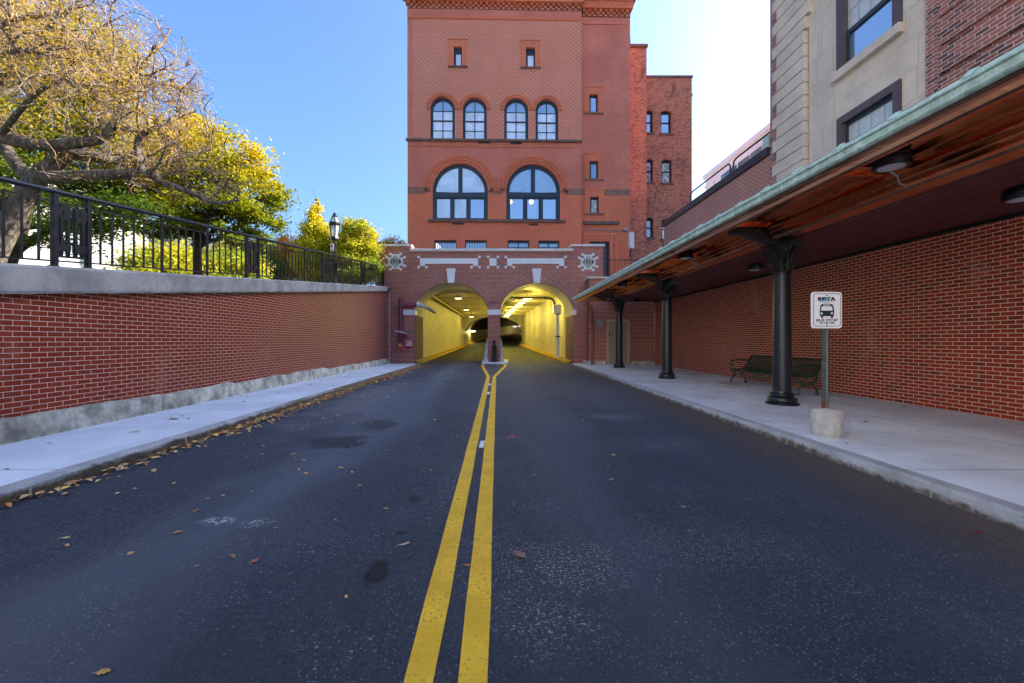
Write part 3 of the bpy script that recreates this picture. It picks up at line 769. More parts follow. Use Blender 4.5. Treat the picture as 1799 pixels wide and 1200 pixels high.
for nm, W_, s_ in (('left_kerb', LW, 1), ('right_kerb', RW, -1)):
    mb = MB(); W2 = [(x-.05*s_, 23.15 if i == 0 else y, z if i else .01) for i, (x,y,z) in enumerate(W_)][:7]
    vs = []
    for x, y, z in W2: vs += [(x+.02*s_,y,z+.12),(x+.42*s_,y,z+.12),(x+.46*s_,y,z+.08),(x+.47*s_,y,z-.1)]
    fs = [((4*j+i, 4*j+i+1, 4*j+i+5, 4*j+i+4)) for j in range(len(W2)-1) for i in range(3)]
    if s_ < 0: fs = [f[::-1] for f in fs]
    fs.append((0,1,2,3)); mb.add(vs, fs); obj(nm, mb, M['yellowkerb'], tn)
# light fittings
def flood(x, y, z, label, pw):
    t = thing('tunnel_floodlight', label, 'floodlight', (x, y, z), 0, 'floodlights on the tunnel ceiling')
    obj('housing', MB().box(x-.22,x+.22,y-.16,y+.16,z+.04,z+.20).box(x-.05,x+.05,y-.05,y+.05,z+.2,ZC-.01), M['galv'], t, bevel=.02)
    obj('lens', MB().box(x-.2,x+.2,y-.15,y+.15,z,z+.038), M['lamp_glow'], t)
    l = bpy.data.lights.new('floodlight_light', 'POINT'); l.energy = pw; l.color = (1,.76,.12); l.shadow_soft_size = .15
    o = bpy.data.objects.new('floodlight_light', l); C.objects.link(o); o.location = (x, y, z-.12)
for px_, py_, y_, lb, pw in ((805,525,27.8,'largest tunnel floodlight, nearest the left arch mouth',4), (819,545,36.5,'middle one of three floodlights inside the left arch',8), (828.5,557,45.5,'smallest and deepest floodlight seen in the left arch',14)):
    p = P(px_, py_, y_); flood(p.x, y_, p.z, lb, pw)
dp = ['nearest and longest', 'second', 'third', 'fourth', 'fifth', 'sixth', 'seventh', 'eighth', 'ninth', 'tenth', 'deepest']
for i in range(11):
    q = i/10; y = 27 + 19.5*(q**1.15)
    pxx = 927 + (889-927)*(1-(1-q)**1.55); pyy = 524.5 + (556.5-524.5)*(1-(1-q)**1.35)
    p = P(pxx, pyy, y)
    t = thing('tube_light', f'{dp[i]} bright tube light in the curved row under the right tunnel ceiling', 'tube light', p, 0, 'row of tube lights in the right tunnel')
    obj('tube', MB().box(p.x-.26, p.x+.26, y-.09, y+.09, p.z-.02, p.z+.04), M['tube_glow'], t)
    obj('hanger', MB().box(p.x-.3, p.x+.3, y-.12, y+.12, p.z+.042, p.z+.10).box(p.x-.02,p.x+.02,y-.02,y+.02,p.z+.1,ZC-.24 if p.z < ZC-.4 else p.z+.12), M['galv'], t)
    if i in (0, 3, 6, 8, 10):
        l = bpy.data.lights.new('tube_light_glow', 'POINT'); l.energy = 62; l.color = (1,.80,.15); l.shadow_soft_size = .2
        o = bpy.data.objects.new('tube_light_glow', l); C.objects.link(o); o.location = (p.x+.2, y, p.z-.14)
for i, (u0, u1, lb) in enumerate(((818,835,'white strip lamp on the far wall seen in the left arch'),(899,908,'paler strip lamp deep in the right arch'),(910,918,'strip lamp at the inner arch edge deep in the tunnel'))):
    y = (58, 90, 93)[i]; xx = (u0-CX)/F*y; xe = (u1-CX)/F*y; z = fz((582,574,573)[i], y)
    t = obj('strip_lamp', MB().box(xx, xe, y-.2, y-.05, z-.09, z+.09), M['white_glow']); tag(t, lb, 'strip lamp', 'strip lamps deep in the tunnel')
    l = bpy.data.lights.new('strip_lamp_light', 'POINT'); l.energy = (45, 30, 10)[i]; l.color = (1,.80,.25); l.shadow_soft_size = .3
    o = bpy.data.objects.new('strip_lamp_light', l); C.objects.link(o); o.location = ((xx+xe)/2+(.2, 1.6, 1.6)[i], y-(.9, 3.2, 3.2)[i], z-(.1, .6, .6)[i])
# cable tray and pipes under the ceiling
t = thing('cable_tray', 'dark cable tray running under the right tunnel ceiling', 'cable tray', (1, 36, 4))
mb = MB()
trp = [P(912,522,27), P(893,533,33), P(884,545,40), P(879,556,50)]
for k in range(5):
    mb.tube([p+Vector((-.12*k,0,.02*(k%2))) for p in trp], .035, 6)
for p in trp[:]: mb.box(p.x-.6, p.x+.1, p.y-.05, p.y+.05, p.z-.06, p.z-.03)
obj('cables', mb, M['iron'], t)
mb = MB().tube([P(962,522,26.2), P(930,523,26.2), P(905,523,26.2)], .05, 8); obj('cross_pipe', mb, M['iron'], t)
t = thing('pipe_run', 'bundle of pipes along the top of the left tunnel wall', 'pipes', (-4.2, 36, 4.1))
mb = MB()
for k in range(3):
    mb.tube([(-4.2+.12*k, 26, 4.12-.1*k), (-4.12+.12*k, 38, 4.12-.1*k), (-3.95+.12*k, 51.8, 4.12-.1*k)], .05, 6)
obj('pipes', mb, M['ceil'], t)
mb = MB()
for k in range(14): mb.box(-4.3,-3.75, 27+k*1.8, 27.1+k*1.8, 4.05, 4.09)
obj('brackets', mb, M['iron'], t)
t = thing('conduit_riser', 'white conduit pipe and box rising up the right tunnel wall', 'conduit', P(980,628,26.0))
q = lambda x, y: P(x, y, 26.0)
mb = MB().tube([q(979.5,634), q(979.5,552)], .10, 10); obj('riser', mb, M['whitemetal'], t)
mb = MB().box(q(971.5,0).x, q(980,0).x+.18, 25.8, 26.2, q(0,551).z, q(0,535.5).z); obj('junction_box', mb, M['whitemetal'], t, bevel=.02)
mb = MB().tube([q(974,536), q(974,531), q(971,526), q(965,523.5), q(955,523)], .06, 8); obj('elbow_pipe', mb, M['iron'], t)
for yy in (591, 552, 630): obj('strap', MB().box(q(976,0).x, q(983,0).x+.05, 25.85, 26.14, q(0,yy).z-.03, q(0,yy).z+.03), M['iron'], t)

# splitter island, barriers, bollard
mb = MB(); isl = [(-.86,22.45),(.52,22.45),(.56,23.2),(.62,25.8),(-.95,25.8),(-.9,23.2)]
n = len(isl); mb.add([(x,y,-.1) for x,y in isl]+[(x,y,.085) for x,y in isl], [tuple(range(n,2*n))]+[(i,(i+1)%n,n+(i+1)%n,n+i) for i in range(n)])
o = struct('traffic_island', mb, M['pave_right'], bevel=.03)
def barrier(x0, x1, xt0, xt1, lb):
    t = thing('concrete_barrier', lb, 'barrier', ((x0+x1)/2, 24.2, .085), 0, 'white barrier ends beside the centre pier')
    mb = MB(); vs = []
    for (y, h_) in ((23.06, .35), (23.8, 1.2), (25.7, 1.2)):
        vs += [(x0,y,.08),(x1,y,.08),(xt1,y,h_),(xt0,y,h_)]
    mb.add(vs, [(0,1,2,3),(11,10,9,8)]+[(4*j+i, 4*j+4+i, 4*j+4+(i+1)%4, 4*j+(i+1)%4) for j in range(2) for i in range(4)])
    mb.f = [f[::-1] if k >= 2 else f for k, f in enumerate(mb.f)]
    obj('body', mb, M['whitebarrier'], t)
    obj('yellow_top', MB().box(xt0, xt1, 23.8, 25.7, 1.2, 1.36), M['yellowkerb'], t)
xa, xb_ = A1c+A1a, A2c-A2a
barrier(xa-.26, xa-.012, xa-.12, xa-.012, 'white barrier end left of the centre pier, wider')
barrier(xb_+.012, xb_+.2, xb_+.012, xb_+.1, 'white barrier end right of the centre pier, narrower')
bx_ = fx(868, 22.72)
t = thing('bollard', 'black cast iron bollard in front of the centre brick pier', 'bollard', (bx_, 22.72, .085))
k = F/22.72; hh = lambda y: fz(y, 22.72)
mb = MB().lathe([(.19,.085),(.19,.14),(.165,.16),(.165,.24),(.15,.27),(.13,.36),(.115,.38),(.115,hh(611)),(.13,hh(610)),(.13,hh(608)),(.085,hh(606.5)),(.07,hh(604)),(.07,hh(601.5)),(.10,hh(600.5)),(.10,hh(599)),(.05,hh(598.3)),(0.001,hh(597.8))], (bx_,22.72,0), 20)
obj('body', mb, M['black'], t)
mb = MB()
for a in range(8): mb.tube([(bx_+.118*cos(a*pi/4), 22.72+.118*sin(a*pi/4), .40), (bx_+.118*cos(a*pi/4), 22.72+.118*sin(a*pi/4), hh(612))], .012, 5)
obj('flutes', mb, M['black'], t)

# fire department connection
fd = thing('standpipe', 'maroon fire standpipe with brass inlet on the left portal pier', 'standpipe', (fx(703.5,22.86), 22.86, .8))
q = lambda x, y: P(x, y, 22.86)
rp = .115
mb = MB().tube([q(703.8,524), q(703.8,598)], rp, 14); obj('riser', mb, M['purple'], fd)
mb = MB().tube([q(703.8,536), q(733,535.5)], rp, 14); obj('arm', mb, M['purple'], fd)
mb = MB()
for y in (532, 541, 552, 587, 595): mb.tube([q(703.8,y), q(703.8,y+1.6)], rp*1.3, 14)
for x in (709, 727): mb.tube([q(x,535.6), q(x+1.4,535.6)], rp*1.25, 14)
obj('flange', mb, M['purple'], fd)
mb = MB().tube([q(733,535.5), q(737,535.5)], rp*1.35, 14); obj('pale_coupling', mb, M['whitemetal'], fd)
p0 = q(737,535.5)
mb = MB().tube([p0, p0+Vector((.35,.5,-.12)), p0+Vector((.5,2.2,-.25))], rp*.9, 12); obj('tunnel_pipe', mb, M['cream'], fd)
mb = MB().tube([q(703.8,598), q(703.8,606), q(704.5,607)+Vector((0,-.2,0))], rp*1.25, 14); obj('inlet_body', mb, M['purple'], fd)
c_ = q(704.5,607)+Vector((0,-.22,0))
mb = MB().lathe([(.13,0),(.16,-.02),(.16,-.07),(.12,-.09)], (c_.x, c_.y, c_.z), 16, 'y'); obj('inlet_ring', mb, M['red'], fd)
mb = MB().lathe([(.10,-.08),(.10,-.12),(.03,-.13)], (c_.x, c_.y, c_.z), 12, 'y'); obj('brass_cap', mb, M['brass'], fd)
mb = MB().tube([q(704,589.5), q(712,589.5), q(715,590)+Vector((0,-.15,0))], .085, 10); obj('valve', mb, M['purple'], fd)
mb = MB().tube([q(694.5,582)+Vector((0,-.14,0)), q(704,583)+Vector((0,-.14,0)), q(716,586)+Vector((0,-.14,0))], .03, 6); obj('chain', mb, M['whitemetal'], fd)
s_ = thing('fire_connection_sign', 'small red and white FDC sign beside the standpipe', 'sign', (fx(718.5,YF), YF, pz(613)))
obj('white_plate', MB().box(px(712.5), px(724.5), YF-.03, YF-.004, pz(608.2), pz(599)), M['red'], s_)
obj('letter_field', MB().box(px(713.1), px(723.9), YF-.036, YF-.031, pz(607.6), pz(599.6)), M['tile'], s_)
text('letters', 'FDC', .21, M['red'], s_, Matrix.Translation((px(718.5), YF-.039, pz(603.6))) @ FACE, .002, .008, .86)
obj('red_plate', MB().box(px(714), px(723), YF-.03, YF-.004, pz(613.5), pz(608.4)), M['red'], s_)
# ================================================================== RED BRICK BUILDING
YB = 28.5; SB = F/YB; ALP = R(1.3)
rbx0 = fx(716, YB)
B = thing('brick_building', 'tall orange red brick building with round arched windows above the tunnel', 'building', (fx(868,YB), YB, 4.9), ALP)
BM = Matrix.Translation((fx(868,YB), YB, 0)) @ Matrix.Rotation(ALP, 4, 'Z')
BMi = BM.inverted()
def bu(x, d=0):      # photo px -> local u on facade plane pushed back d metres
    r = (x-CX)/F
    # ray hits plane: local y = d
    a = BMi @ Vector((0,0,0)); b = (BMi.to_3x3() @ Vector((r,1,0)))
    t = (d-a.y)/b.y; return a.x + t*b.x
def bz(y, x=868, d=0):
    r = (x-CX)/F; a = BMi @ Vector((0,0,0)); b = (BMi.to_3x3() @ Vector((r,1,0))); t = (d-a.y)/b.y
    return EYE + (HY-y)/F*t - 4.9
def bobj(name, mb, m, parent=None, **k): return obj(name, mb, m, parent or B, world=False, **k)
ZG = 0.0
ztop = bz(-22)
W_ = []          # window specs: x0,x1,y0,y1,arch
aw = [(756,799,170,246),(813,855,171.5,246.7),(886,928,172.5,247.7),(941,981,174.5,248.5)]
bw_ = [(760,857,287.5,386),(889.5,984,289,387.5)]
sw = [(797,811.5,82,116),(924,940,84,118)]
lw = [(763,802,421.5,446),(817,855,421.5,446),(892,930,422,447),(946,983,422.5,447)]
def rect(x0,x1,y0,y1): xm=(x0+x1)/2; return [(bu(x0),bz(y1,xm)),(bu(x1),bz(y1,xm)),(bu(x1),bz(y0,xm)),(bu(x0),bz(y0,xm))]
def arched(x0,x1,y0,y1,n=24):
    xm=(x0+x1)/2; u0,u1=bu(x0),bu(x1); r=(u1-u0)/2; zt=bz(y0,xm); zb=bz(y1,xm)
    return [(u0,zb),(u1,zb)] + [((u0+u1)/2+r*cos(pi*k/n), zt-r+r*sin(pi*k/n)) for k in range(n+1)]
EY = (0,0,1); EU = (1,0,0)
U0, U1, U2 = bu(716), bu(1022), bu(1107, .35)
zb1 = bz(249); zb2 = bz(336)
# upper patterned field, mid field, lower field: three wall pieces butted
mb = MB().slab((0,0,0), EU, EY, [(U0,zb1),(U1,zb1),(U1,bz(24)),(U0,bz(24))], [rect(*a) for a in sw]+[arched(*a) for a in aw], .35); bobj('upper_wall', mb, M['brick_dots'])
mb = MB().slab((0,0,0), EU, EY, [(U0,ZG-.3),(U1,ZG-.3),(U1,zb1-.001),(U0,zb1-.001)], [arched(*a) for a in bw_]+[rect(*a) for a in lw], .35); bobj('lower_wall', mb, M['brick_bay'])
# lower orange zone under the belt, 4 mm proud
def lowzone():
    zt = bz(341.3)
    holes = []
    for a in bw_:
        holes.append(a)
    us = [U0]
    mbz = MB()
    outer = [(U0,ZG-.3),(U1,ZG-.3),(U1,zt)]
    for (x0,x1,y0,y1) in reversed(bw_):
        zb=bz(y1,(x0+x1)/2); outer += [(bu(x1),zt),(bu(x1),zb),(bu(x0),zb),(bu(x0),zt)]
    outer += [(U0,zt)]
    return mbz.slab((0,-.006,0), EU, EY, outer, [rect(*a) for a in lw], .005, back=False)
bobj('base_wall', lowzone(), M['brick_red'])
mb = MB().box(U0, U1, .35, 16, ZG-.3, ztop-.4); bobj('core', mb, M['brick_red'])
# corner pilaster strips (smooth red) and top frieze
zf0, zf1 = bz(33), bz(18)
mb = MB().slab((0,-.02,0), EU, EY, [(U0-.01,zb1+.3),(U0+.32,zb1+.3),(U0+.32,bz(33)),(U0-.01,bz(33))], [], .36); bobj('corner_strip', mb, M['brick_bay'])
mb = MB().slab((0,-.03,0), EU, EY, [(U0-.02,bz(30)),(U1,bz(30)),(U1,bz(18)),(U0-.02,bz(18))], [], .4); bobj('frieze', mb, M['brick_bay'])
mb = MB().box(U0-.0, U1-.12, -.075, .02, bz(33.5), bz(30)).box(U0-.02, U1-.1, -.05, .02, bz(35), bz(33.5)); bobj('string_course', mb, M['brick_red'])
# cornice: chequered corbel rows, bands, stone top
def cornice(ua, ub, d, lab, y0=18):
    # d: outward base
    mb = MB(); zc = bz(y0)
    rows = 3; rh = .13; step = .185
    mb2 = MB().box(ua, ub, d-.04, d+.3, zc, zc+rows*rh)
    bobj('corbel_back', mb2, M['brownstone'])
    nn = int((ub-ua)/step)
    for r_ in range(rows):
        for k in range(nn):
            if (k+r_) % 2: continue
            mb.box(ua+k*step, ua+(k+1)*step, d-.10-.045*r_, d-.03, zc+r_*rh+.003, zc+(r_+1)*rh-.003)
    bobj('corbel_bricks', mb, M['brick_red'])
    z2 = zc+rows*rh
    bobj('cornice_band', MB().box(ua-.14, ub+.1, d-.34, d+.3, z2+.001, z2+.42), M['brick_red'])
    mb = MB()
    for k in range(int((ub-ua)/.26)): mb.box(ua+k*.26, ua+k*.26+.15, d-.44, d-.3, z2+.425, z2+.56)
    bobj('dentils', mb, M['brick_red'])
    bobj('cornice_fill', MB().box(ua-.14, ub+.1, d-.37, d+.3, z2+.421, z2+.57), M['brick_bay'])
    bobj('cornice_stone', MB().box(ua-.42, ub+.3, d-.62, d+.6, z2+.571, z2+.95).box(ua-.34,ub+.22,d-.54,d+.6,z2+.951,z2+1.5), M['brownstone'])
cornice(U0, U1-.02, 0, 'main')
# right bay, set back
D2 = .35
def bu2(x): return bu(x, D2)
def rect2(x0,x1,y0,y1): xm=(x0+x1)/2; return [(bu2(x0),bz(y1,xm,D2)),(bu2(x1),bz(y1,xm,D2)),(bu2(x1),bz(y0,xm,D2)),(bu2(x0),bz(y0,xm,D2))]
bay = [(1035.5,1050.5,166,197.5),(1036,1051,283,314.5),(1036.5,1052,346,374.5)]
door_r = (1032,1071,424,500)
mb = MB().slab((0,D2,0), EU, EY, [(U1-.05,bz(330,1065,D2)),(U2,bz(330,1065,D2)),(U2,bz(27,1065,D2)),(U1-.05,bz(27,1065,D2))], [rect2(*a) for a in bay[:2]], .35); bobj('bay_upper_wall', mb, M['brick_bay'])
mb = MB().slab((0,D2,0), EU, EY, [(U1-.05,ZG-.3),(U2,ZG-.3),(U2,bz(330,1065,D2)-.001),(U1-.05,bz(330,1065,D2)-.001)], [rect2(*bay[2]), [(bu2(1032),ZG-.25),(bu2(1071),ZG-.25),(bu2(1071),bz(424,1050,D2)),(bu2(1032),bz(424,1050,D2))]], .35); bobj('bay_lower_wall', mb, M['brick_red'])
bobj('bay_core', MB().box(U1, U2-.003, D2+.352, 16, ZG-.3, ztop-.5), M['brick_bay'])
_bz = bz
bz = lambda y, x=868, d=0: _bz(y, x, D2)
cz = _bz(18)
cornice(U1+.12, U2, D2, 'bay', 27)
bz = _bz
mb = MB().box(U1+.02, U2-.1, D2-.05, D2+.02, bz(43.5,1065,D2), bz(41,1065,D2)); bobj('bay_string_course', mb, M['brick_red'])
# string courses and sills
bobj('sill_course', MB().box(U0-.10, U1-.02, -.16, .05, bz(249.6), bz(245.6)), M['brownstone'], bevel=.02)
bobj('brick_string', MB().box(U0+.08, U1-.1, -.05, .02, bz(258.6), bz(255.6)), M['brick_red'])
bobj('window_sill', MB().box(bu(752), bu(993), -.17, .05, bz(391), bz(386.4)), M['brownstone'], bevel=.02)
# stone belt between the arches
for a, b in ((717,749),(864.5,882),(992,1021.5)):
    bobj('stone_belt', MB().box(bu(a), bu(b), -.022, .03, bz(341.2), bz(330.2)), M['belt'])
bobj('stone_belt', MB().box(bu2(1023), U2+.0, D2-.02, D2+.03, bz(343.2,1065,D2), bz(332.5,1065,D2)), M['belt'])
for x in (749.5, 864, 882.5, 993):
    mb = MB(); rr = random.Random(int(x))
    u, z = bu(x), bz(334)
    for k in range(26):
        a = rr.uniform(0, 2*pi); q = rr.uniform(0, .17); s_ = .045
        mb.lathe([(.001,-s_),(s_*.8,-s_*.6),(s_,0),(s_*.8,s_*.6),(.001,s_)], (u+q*1.15*cos(a), -.08-.10*(1-q/.17), z+q*.85*sin(a)), 6)
    bobj('carved_boss', mb, M['brownstone'])
# arch mouldings
def moulding(x0,x1,y0,rolls,zspring=None):
    xm=(x0+x1)/2; u0,u1=bu(x0),bu(x1); r=(u1-u0)/2; zt=bz(y0,xm); c=((u0+u1)/2, zt-r)
    mb = MB()
    for (dr, rad, dep) in rolls:
        pts = [(c[0]+(r+dr)*cos(pi*k/28), -dep, c[1]+(r+dr)*sin(pi*k/28)) for k in range(29)]
        mb.tube(pts, rad, 8)
    return mb
for a in bw_: bobj('arch_moulding', moulding(a[0],a[1],a[2],((.10,.085,.02),(.27,.085,.04),(.44,.075,.035),(.56,.05,.02))), M['brick_red'])
for a in aw: bobj('arch_moulding', moulding(a[0],a[1],a[2],((.08,.075,.02),(.20,.05,.03),(.26,.035,.01))), M['brick_red'])
# square window surrounds
def surround(x0,x1,y0,y1,d=0,m='brick_red'):
    xm=(x0+x1)/2
    U=lambda x: bu(x,d); Z=lambda y: bz(y,xm,d)
    ox=9.2; mb=MB()
    out=[(U(x0-ox),Z(y1)),(U(x1+ox),Z(y1)),(U(x1+ox),Z(y0-12)),(U(x0-ox),Z(y0-12))]
    hole=[(U(x0)-.002,Z(y1)+.001),(U(x1)+.002,Z(y1)+.001),(U(x1)+.002,Z(y0)+.002),(U(x0)-.002,Z(y0)+.002)]
    out2=[out[0],(hole[0][0],Z(y1)),(hole[3][0],hole[3][1]),(hole[2][0],hole[2][1]),(hole[1][0],Z(y1)),out[1],out[2],out[3]]
    mb.slab((0,d-.035,0), EU, EY, out2, [], .033); bobj('window_surround', mb, M[m])
    bobj('surround_head', MB().box(U(x0-ox)-.02,U(x1+ox)+.02,d-.075,d-.002,Z(y0-12)+.001,Z(y0-13.2)+.01), M[m])
    bobj('stone_sill', MB().box(U(x0-ox)-.02,U(x1+ox)+.02,d-.09,d+.05,Z(y1+3),Z(y1)-.003), M['brownstone' if d==0 else 'belt'])
for a in sw: surround(*a)
for a in bay: surround(*a, d=D2)
# windows
def window(name, mbframe, panes, bars=None):
    f = bobj(name, mbframe, M['frame'])
    for mbp, m in panes:
        o = obj('pane', mbp, M[m], f, world=False)
    if bars: obj('glazing_bars', bars, M['frame'], f, world=False)
    return f
def frame_slab(outer, holes, y, d=.09): return MB().slab((0,y,0), EU, EY, outer, holes, d)
def inset_arch(x0,x1,y0,y1,e,eb):
    L = arched(x0,x1,y0,y1); u0,u1=bu(x0),bu(x1); c=(u0+u1)/2; r=(u1-u0)/2; zs=bz(y0,(x0+x1)/2)-r; zb=bz(y1,(x0+x1)/2)
    n=24; return [(u0+e,zb+eb),(u1-e,zb+eb)]+[(c+(r-e)*cos(pi*k/n), zs+(r-e)*sin(pi*k/n)) for k in range(n+1)]
for a in aw:
    o = arched(*a); i_ = inset_arch(*a, .17, .10); y = .17
    mbf = frame_slab(o, [i_], y)
    u0,u1 = i_[0][0], i_[1][0]; c=(u0+u1)/2; zb = i_[0][1]; zt = max(p[1] for p in i_)
    zmid = bz(210,870)
    zm = zb + (zt-zb)*.485
    bars = MB().box(c-.028,c+.028,y+.03,y+.07,zb,zt).box(u0,u1,y+.01,y+.08,zm-.04,zm+.04)
    for f_ in (.235, .735):
        z = zb+(zt-zb)*f_; bars.box(u0,u1,y+.035,y+.068,z-.022,z+.022)
    pn = MB().slab((0,y+.075,0), EU, EY, i_, [], .01)
    zs_ = zb+(zt-zb)*.735
    blind = MB().box(u0,u1,y+.0705,y+.0745,zb+.0,zs_)
    window('arched_window', mbf, [(pn,'pane_open'),(blind,'pane_blind')], bars)
for j, a in enumerate(bw_):
    o = arched(*a); y=.16; u0,u1=bu(a[0]),bu(a[1]); c=(u0+u1)/2; r=(u1-u0)/2
    xm=(a[0]+a[1])/2; zs=bz(a[2],xm)-r; zb=bz(a[3],xm); zt=bz(339,xm); zt2=bz(344,xm)
    e=.22
    # upper two lights
    def lune(s_):
        n=16; pts=[(c+s_*.14, zt+.08)]
        th1=math.acos(min(1,.14/(r-e))); 
        base_u = c+s_*(r-e)
        arc=[(c+s_*(r-e)*cos(t_), zs+(r-e)*sin(t_)) for t_ in np.linspace(max(0, math.asin(max(-1,min(1,(zt+.08-zs)/(r-e))))), th1, n)]
        L=[(c+s_*.14, zt+.08)]+arc
        return L if s_>0 else L[::-1]
    hs=[lune(1),lune(-1)]
    w3=(u1-u0-2*e)/3
    low=[]
    for k in range(3):
        ua=u0+e+k*w3+(.0 if k==0 else .10); ub=u0+e+(k+1)*w3-(.0 if k==2 else .10)
        low.append([(ua,zb+.12),(ub,zb+.12),(ub,zt2-.12),(ua,zt2-.12)])
    mbf=frame_slab(o, hs+low, y, .12)
    mbf.box(u0+.05,u1-.05,y-.05,y-.002,zt2-.06,zt-.05+.12)
    mbf.box(c-.09,c+.09,y-.04,y-.002,zt+.05+.03,zs+r-.1)
    ps=[]
    for k,h_ in enumerate(hs): ps.append((MB().slab((0,y+.06,0),EU,EY,h_,[],.01), 'pane_big' if j==0 else 'pane_open'))
    for k,h_ in enumerate(low): ps.append((MB().slab((0,y+.06,0),EU,EY,h_,[],.01), 'pane_big' if (j==0 and k<2) else 'pane_blue'))
    f=window('great_arched_window', mbf, ps)
    # inner glazing beads
    mbb=MB()
    for h_ in low:
        (ua,z0),(ub,_),(_,z1),_=h_
        mbb.box(ua,ua+.05,y+.03,y+.058,z0,z1).box(ub-.05,ub,y+.03,y+.058,z0,z1).box(ua+.051,ub-.051,y+.03,y+.058,z0,z0+.05).box(ua+.051,ub-.051,y+.03,y+.058,z1-.05,z1)
    obj('glazing_beads', mbb, M['frame'], f, world=False)
    if j==1:
        for gx,gy in ((896.5,353),(934,353)):
            p=(bu(gx),y+.055,bz(gy,xm)); obj('globe_lamp', MB().lathe([(.001,-.01),(.16,-.008),(.17,-.004),(.001,0)],p,20,'y'), M['globe'], f, world=False)
for (x0,x1,y0,y1) in sw:
    xm=(x0+x1)/2; y=.18; O=rect(x0,x1,y0,y1); zt=bz(y0+6.5,xm)
    h_=[(bu(x0+3.8),bz(y1-1,xm)),(bu(x1-2.2),bz(y1-1,xm)),(bu(x1-2.2),bz(y0+10,xm)),(bu(x0+3.8),bz(y0+10,xm))]
    window('small_window', frame_slab(O,[h_],y), [(MB().slab((0,y+.05,0),EU,EY,h_,[],.01),'pane_blind')])
for (x0,x1,y0,y1) in bay:
    xm=(x0+x1)/2; y=D2+.18; U=lambda x: bu(x,y); Z=lambda q: bz(q,xm,y)
    O=rect2(x0,x1,y0,y1); h_=[(U(x0+2.5),Z(y1-1.5)),(U(x1-3.2),Z(y1-1.5)),(U(x1-3.2),Z(y0+5)),(U(x0+2.5),Z(y0+5))]
    window('small_window', frame_slab(O,[h_],y), [(MB().slab((0,y+.05,0),EU,EY,h_,[],.01),'pane_blue' if y0<200 else ('pane_dark' if y0<300 else 'pane_paper'))])
for j,(x0,x1,y0,y1) in enumerate(lw):
    xm=(x0+x1)/2; y=.2; O=rect(x0,x1,y0,y1)
    h_=[(bu(x0+2),bz(y1-1,xm)),(bu(x1-2),bz(y1-1,xm)),(bu(x1-2),bz(y0+4,xm)),(bu(x0+2),bz(y0+4,xm))]
    bars=MB()
    n_=12 if j<2 else 2
    for k in range(1,n_):
        u=h_[0][0]+(h_[1][0]-h_[0][0])*k/n_; wd=.02 if j<2 else .03; bars.box(u-wd,u+wd,y+.02,y+.05,h_[0][1],h_[2][1])
    if j>=2: bars.box(h_[0][0],h_[1][0],y+.022,y+.048,bz(434,xm)-.03,bz(434,xm)+.03)
    window('basement_window', frame_slab(O,[h_],y), [(MB().slab((0,y+.06,0),EU,EY,h_,[],.01),'pane_blue' if j<2 else 'pane_dark')], bars)
for x0,x1,yy in ((795,815,393.3),(929,945,394),(840,861,250.5),(897,917,251.3)):
    bobj('vent', MB().box(bu(x0),bu(x1),-.03,.0,bz(yy+2,900),bz(yy-1.2,900)), M['black'])
# right bay door, lintel, conduit
bobj('stone_lintel', MB().box(bu2(1025),bu2(1087),D2-.18,D2+.02,bz(395.2,1055,D2),bz(389.5,1055,D2)), M['brownstone'], bevel=.02)
mb=MB()
for (x0,x1,y0,d_) in ((1024,1085,409.5,.10),(1030,1077,415,.06)):
    U=bu2; Z=lambda q: bz(q,1055,D2)
    mb.slab((0,D2-d_,0),EU,EY,[(U(x0),ZG-.2),(U(x0)+.22,ZG-.2),(U(x0)+.22,Z(y0+5)),(U(x1)-.22,Z(y0+5)),(U(x1)-.22,ZG-.2),(U(x1),ZG-.2),(U(x1),Z(y0)),(U(x0),Z(y0))],[],d_-.002)
bobj('door_surround', mb, M['brick_red'])
y=D2+.2; U=lambda x: bu(x,y); Z=lambda q: bz(q,1055,y)
h1=[(U(1036),ZG+.05),(U(1064),ZG+.05),(U(1064),Z(437)),(U(1036),Z(437))]; h2=[(U(1036),Z(434)),(U(1064),Z(434)),(U(1064),Z(427)),(U(1036),Z(427))]
d_=bobj('door', frame_slab([(U(1031),ZG-.2),(U(1071),ZG-.2),(U(1071),Z(423)),(U(1031),Z(423))],[h1,h2],y), M['frame'])
obj('pane', MB().slab((0,y+.05,0),EU,EY,h1,[],.01), M['pane_dark'], d_, world=False); obj('transom_pane', MB().slab((0,y+.05,0),EU,EY,h2,[],.01), M['pane_open'], d_, world=False)
q=lambda x,y_: (bu(x,D2-.05),D2-.05,bz(y_,1055,D2-.05))
bobj('conduit', MB().tube([q(1017,440),q(1017,407),q(1019.5,404),q(1024,403.5),q(1090,405)],.028,6), M['galv'])
bobj('floodlight', MB().box(bu2(1093),bu2(1101),D2-.3,D2-.02,bz(407.5,1095,D2),bz(402.5,1095,D2)), M['galv'], bevel=.03)
bobj('junction_knob', MB().lathe([(.07,-.12),(.05,-.04),(.05,0)],(bu2(1053),D2,bz(404,1053,D2)),10,'y'), M['galv'])
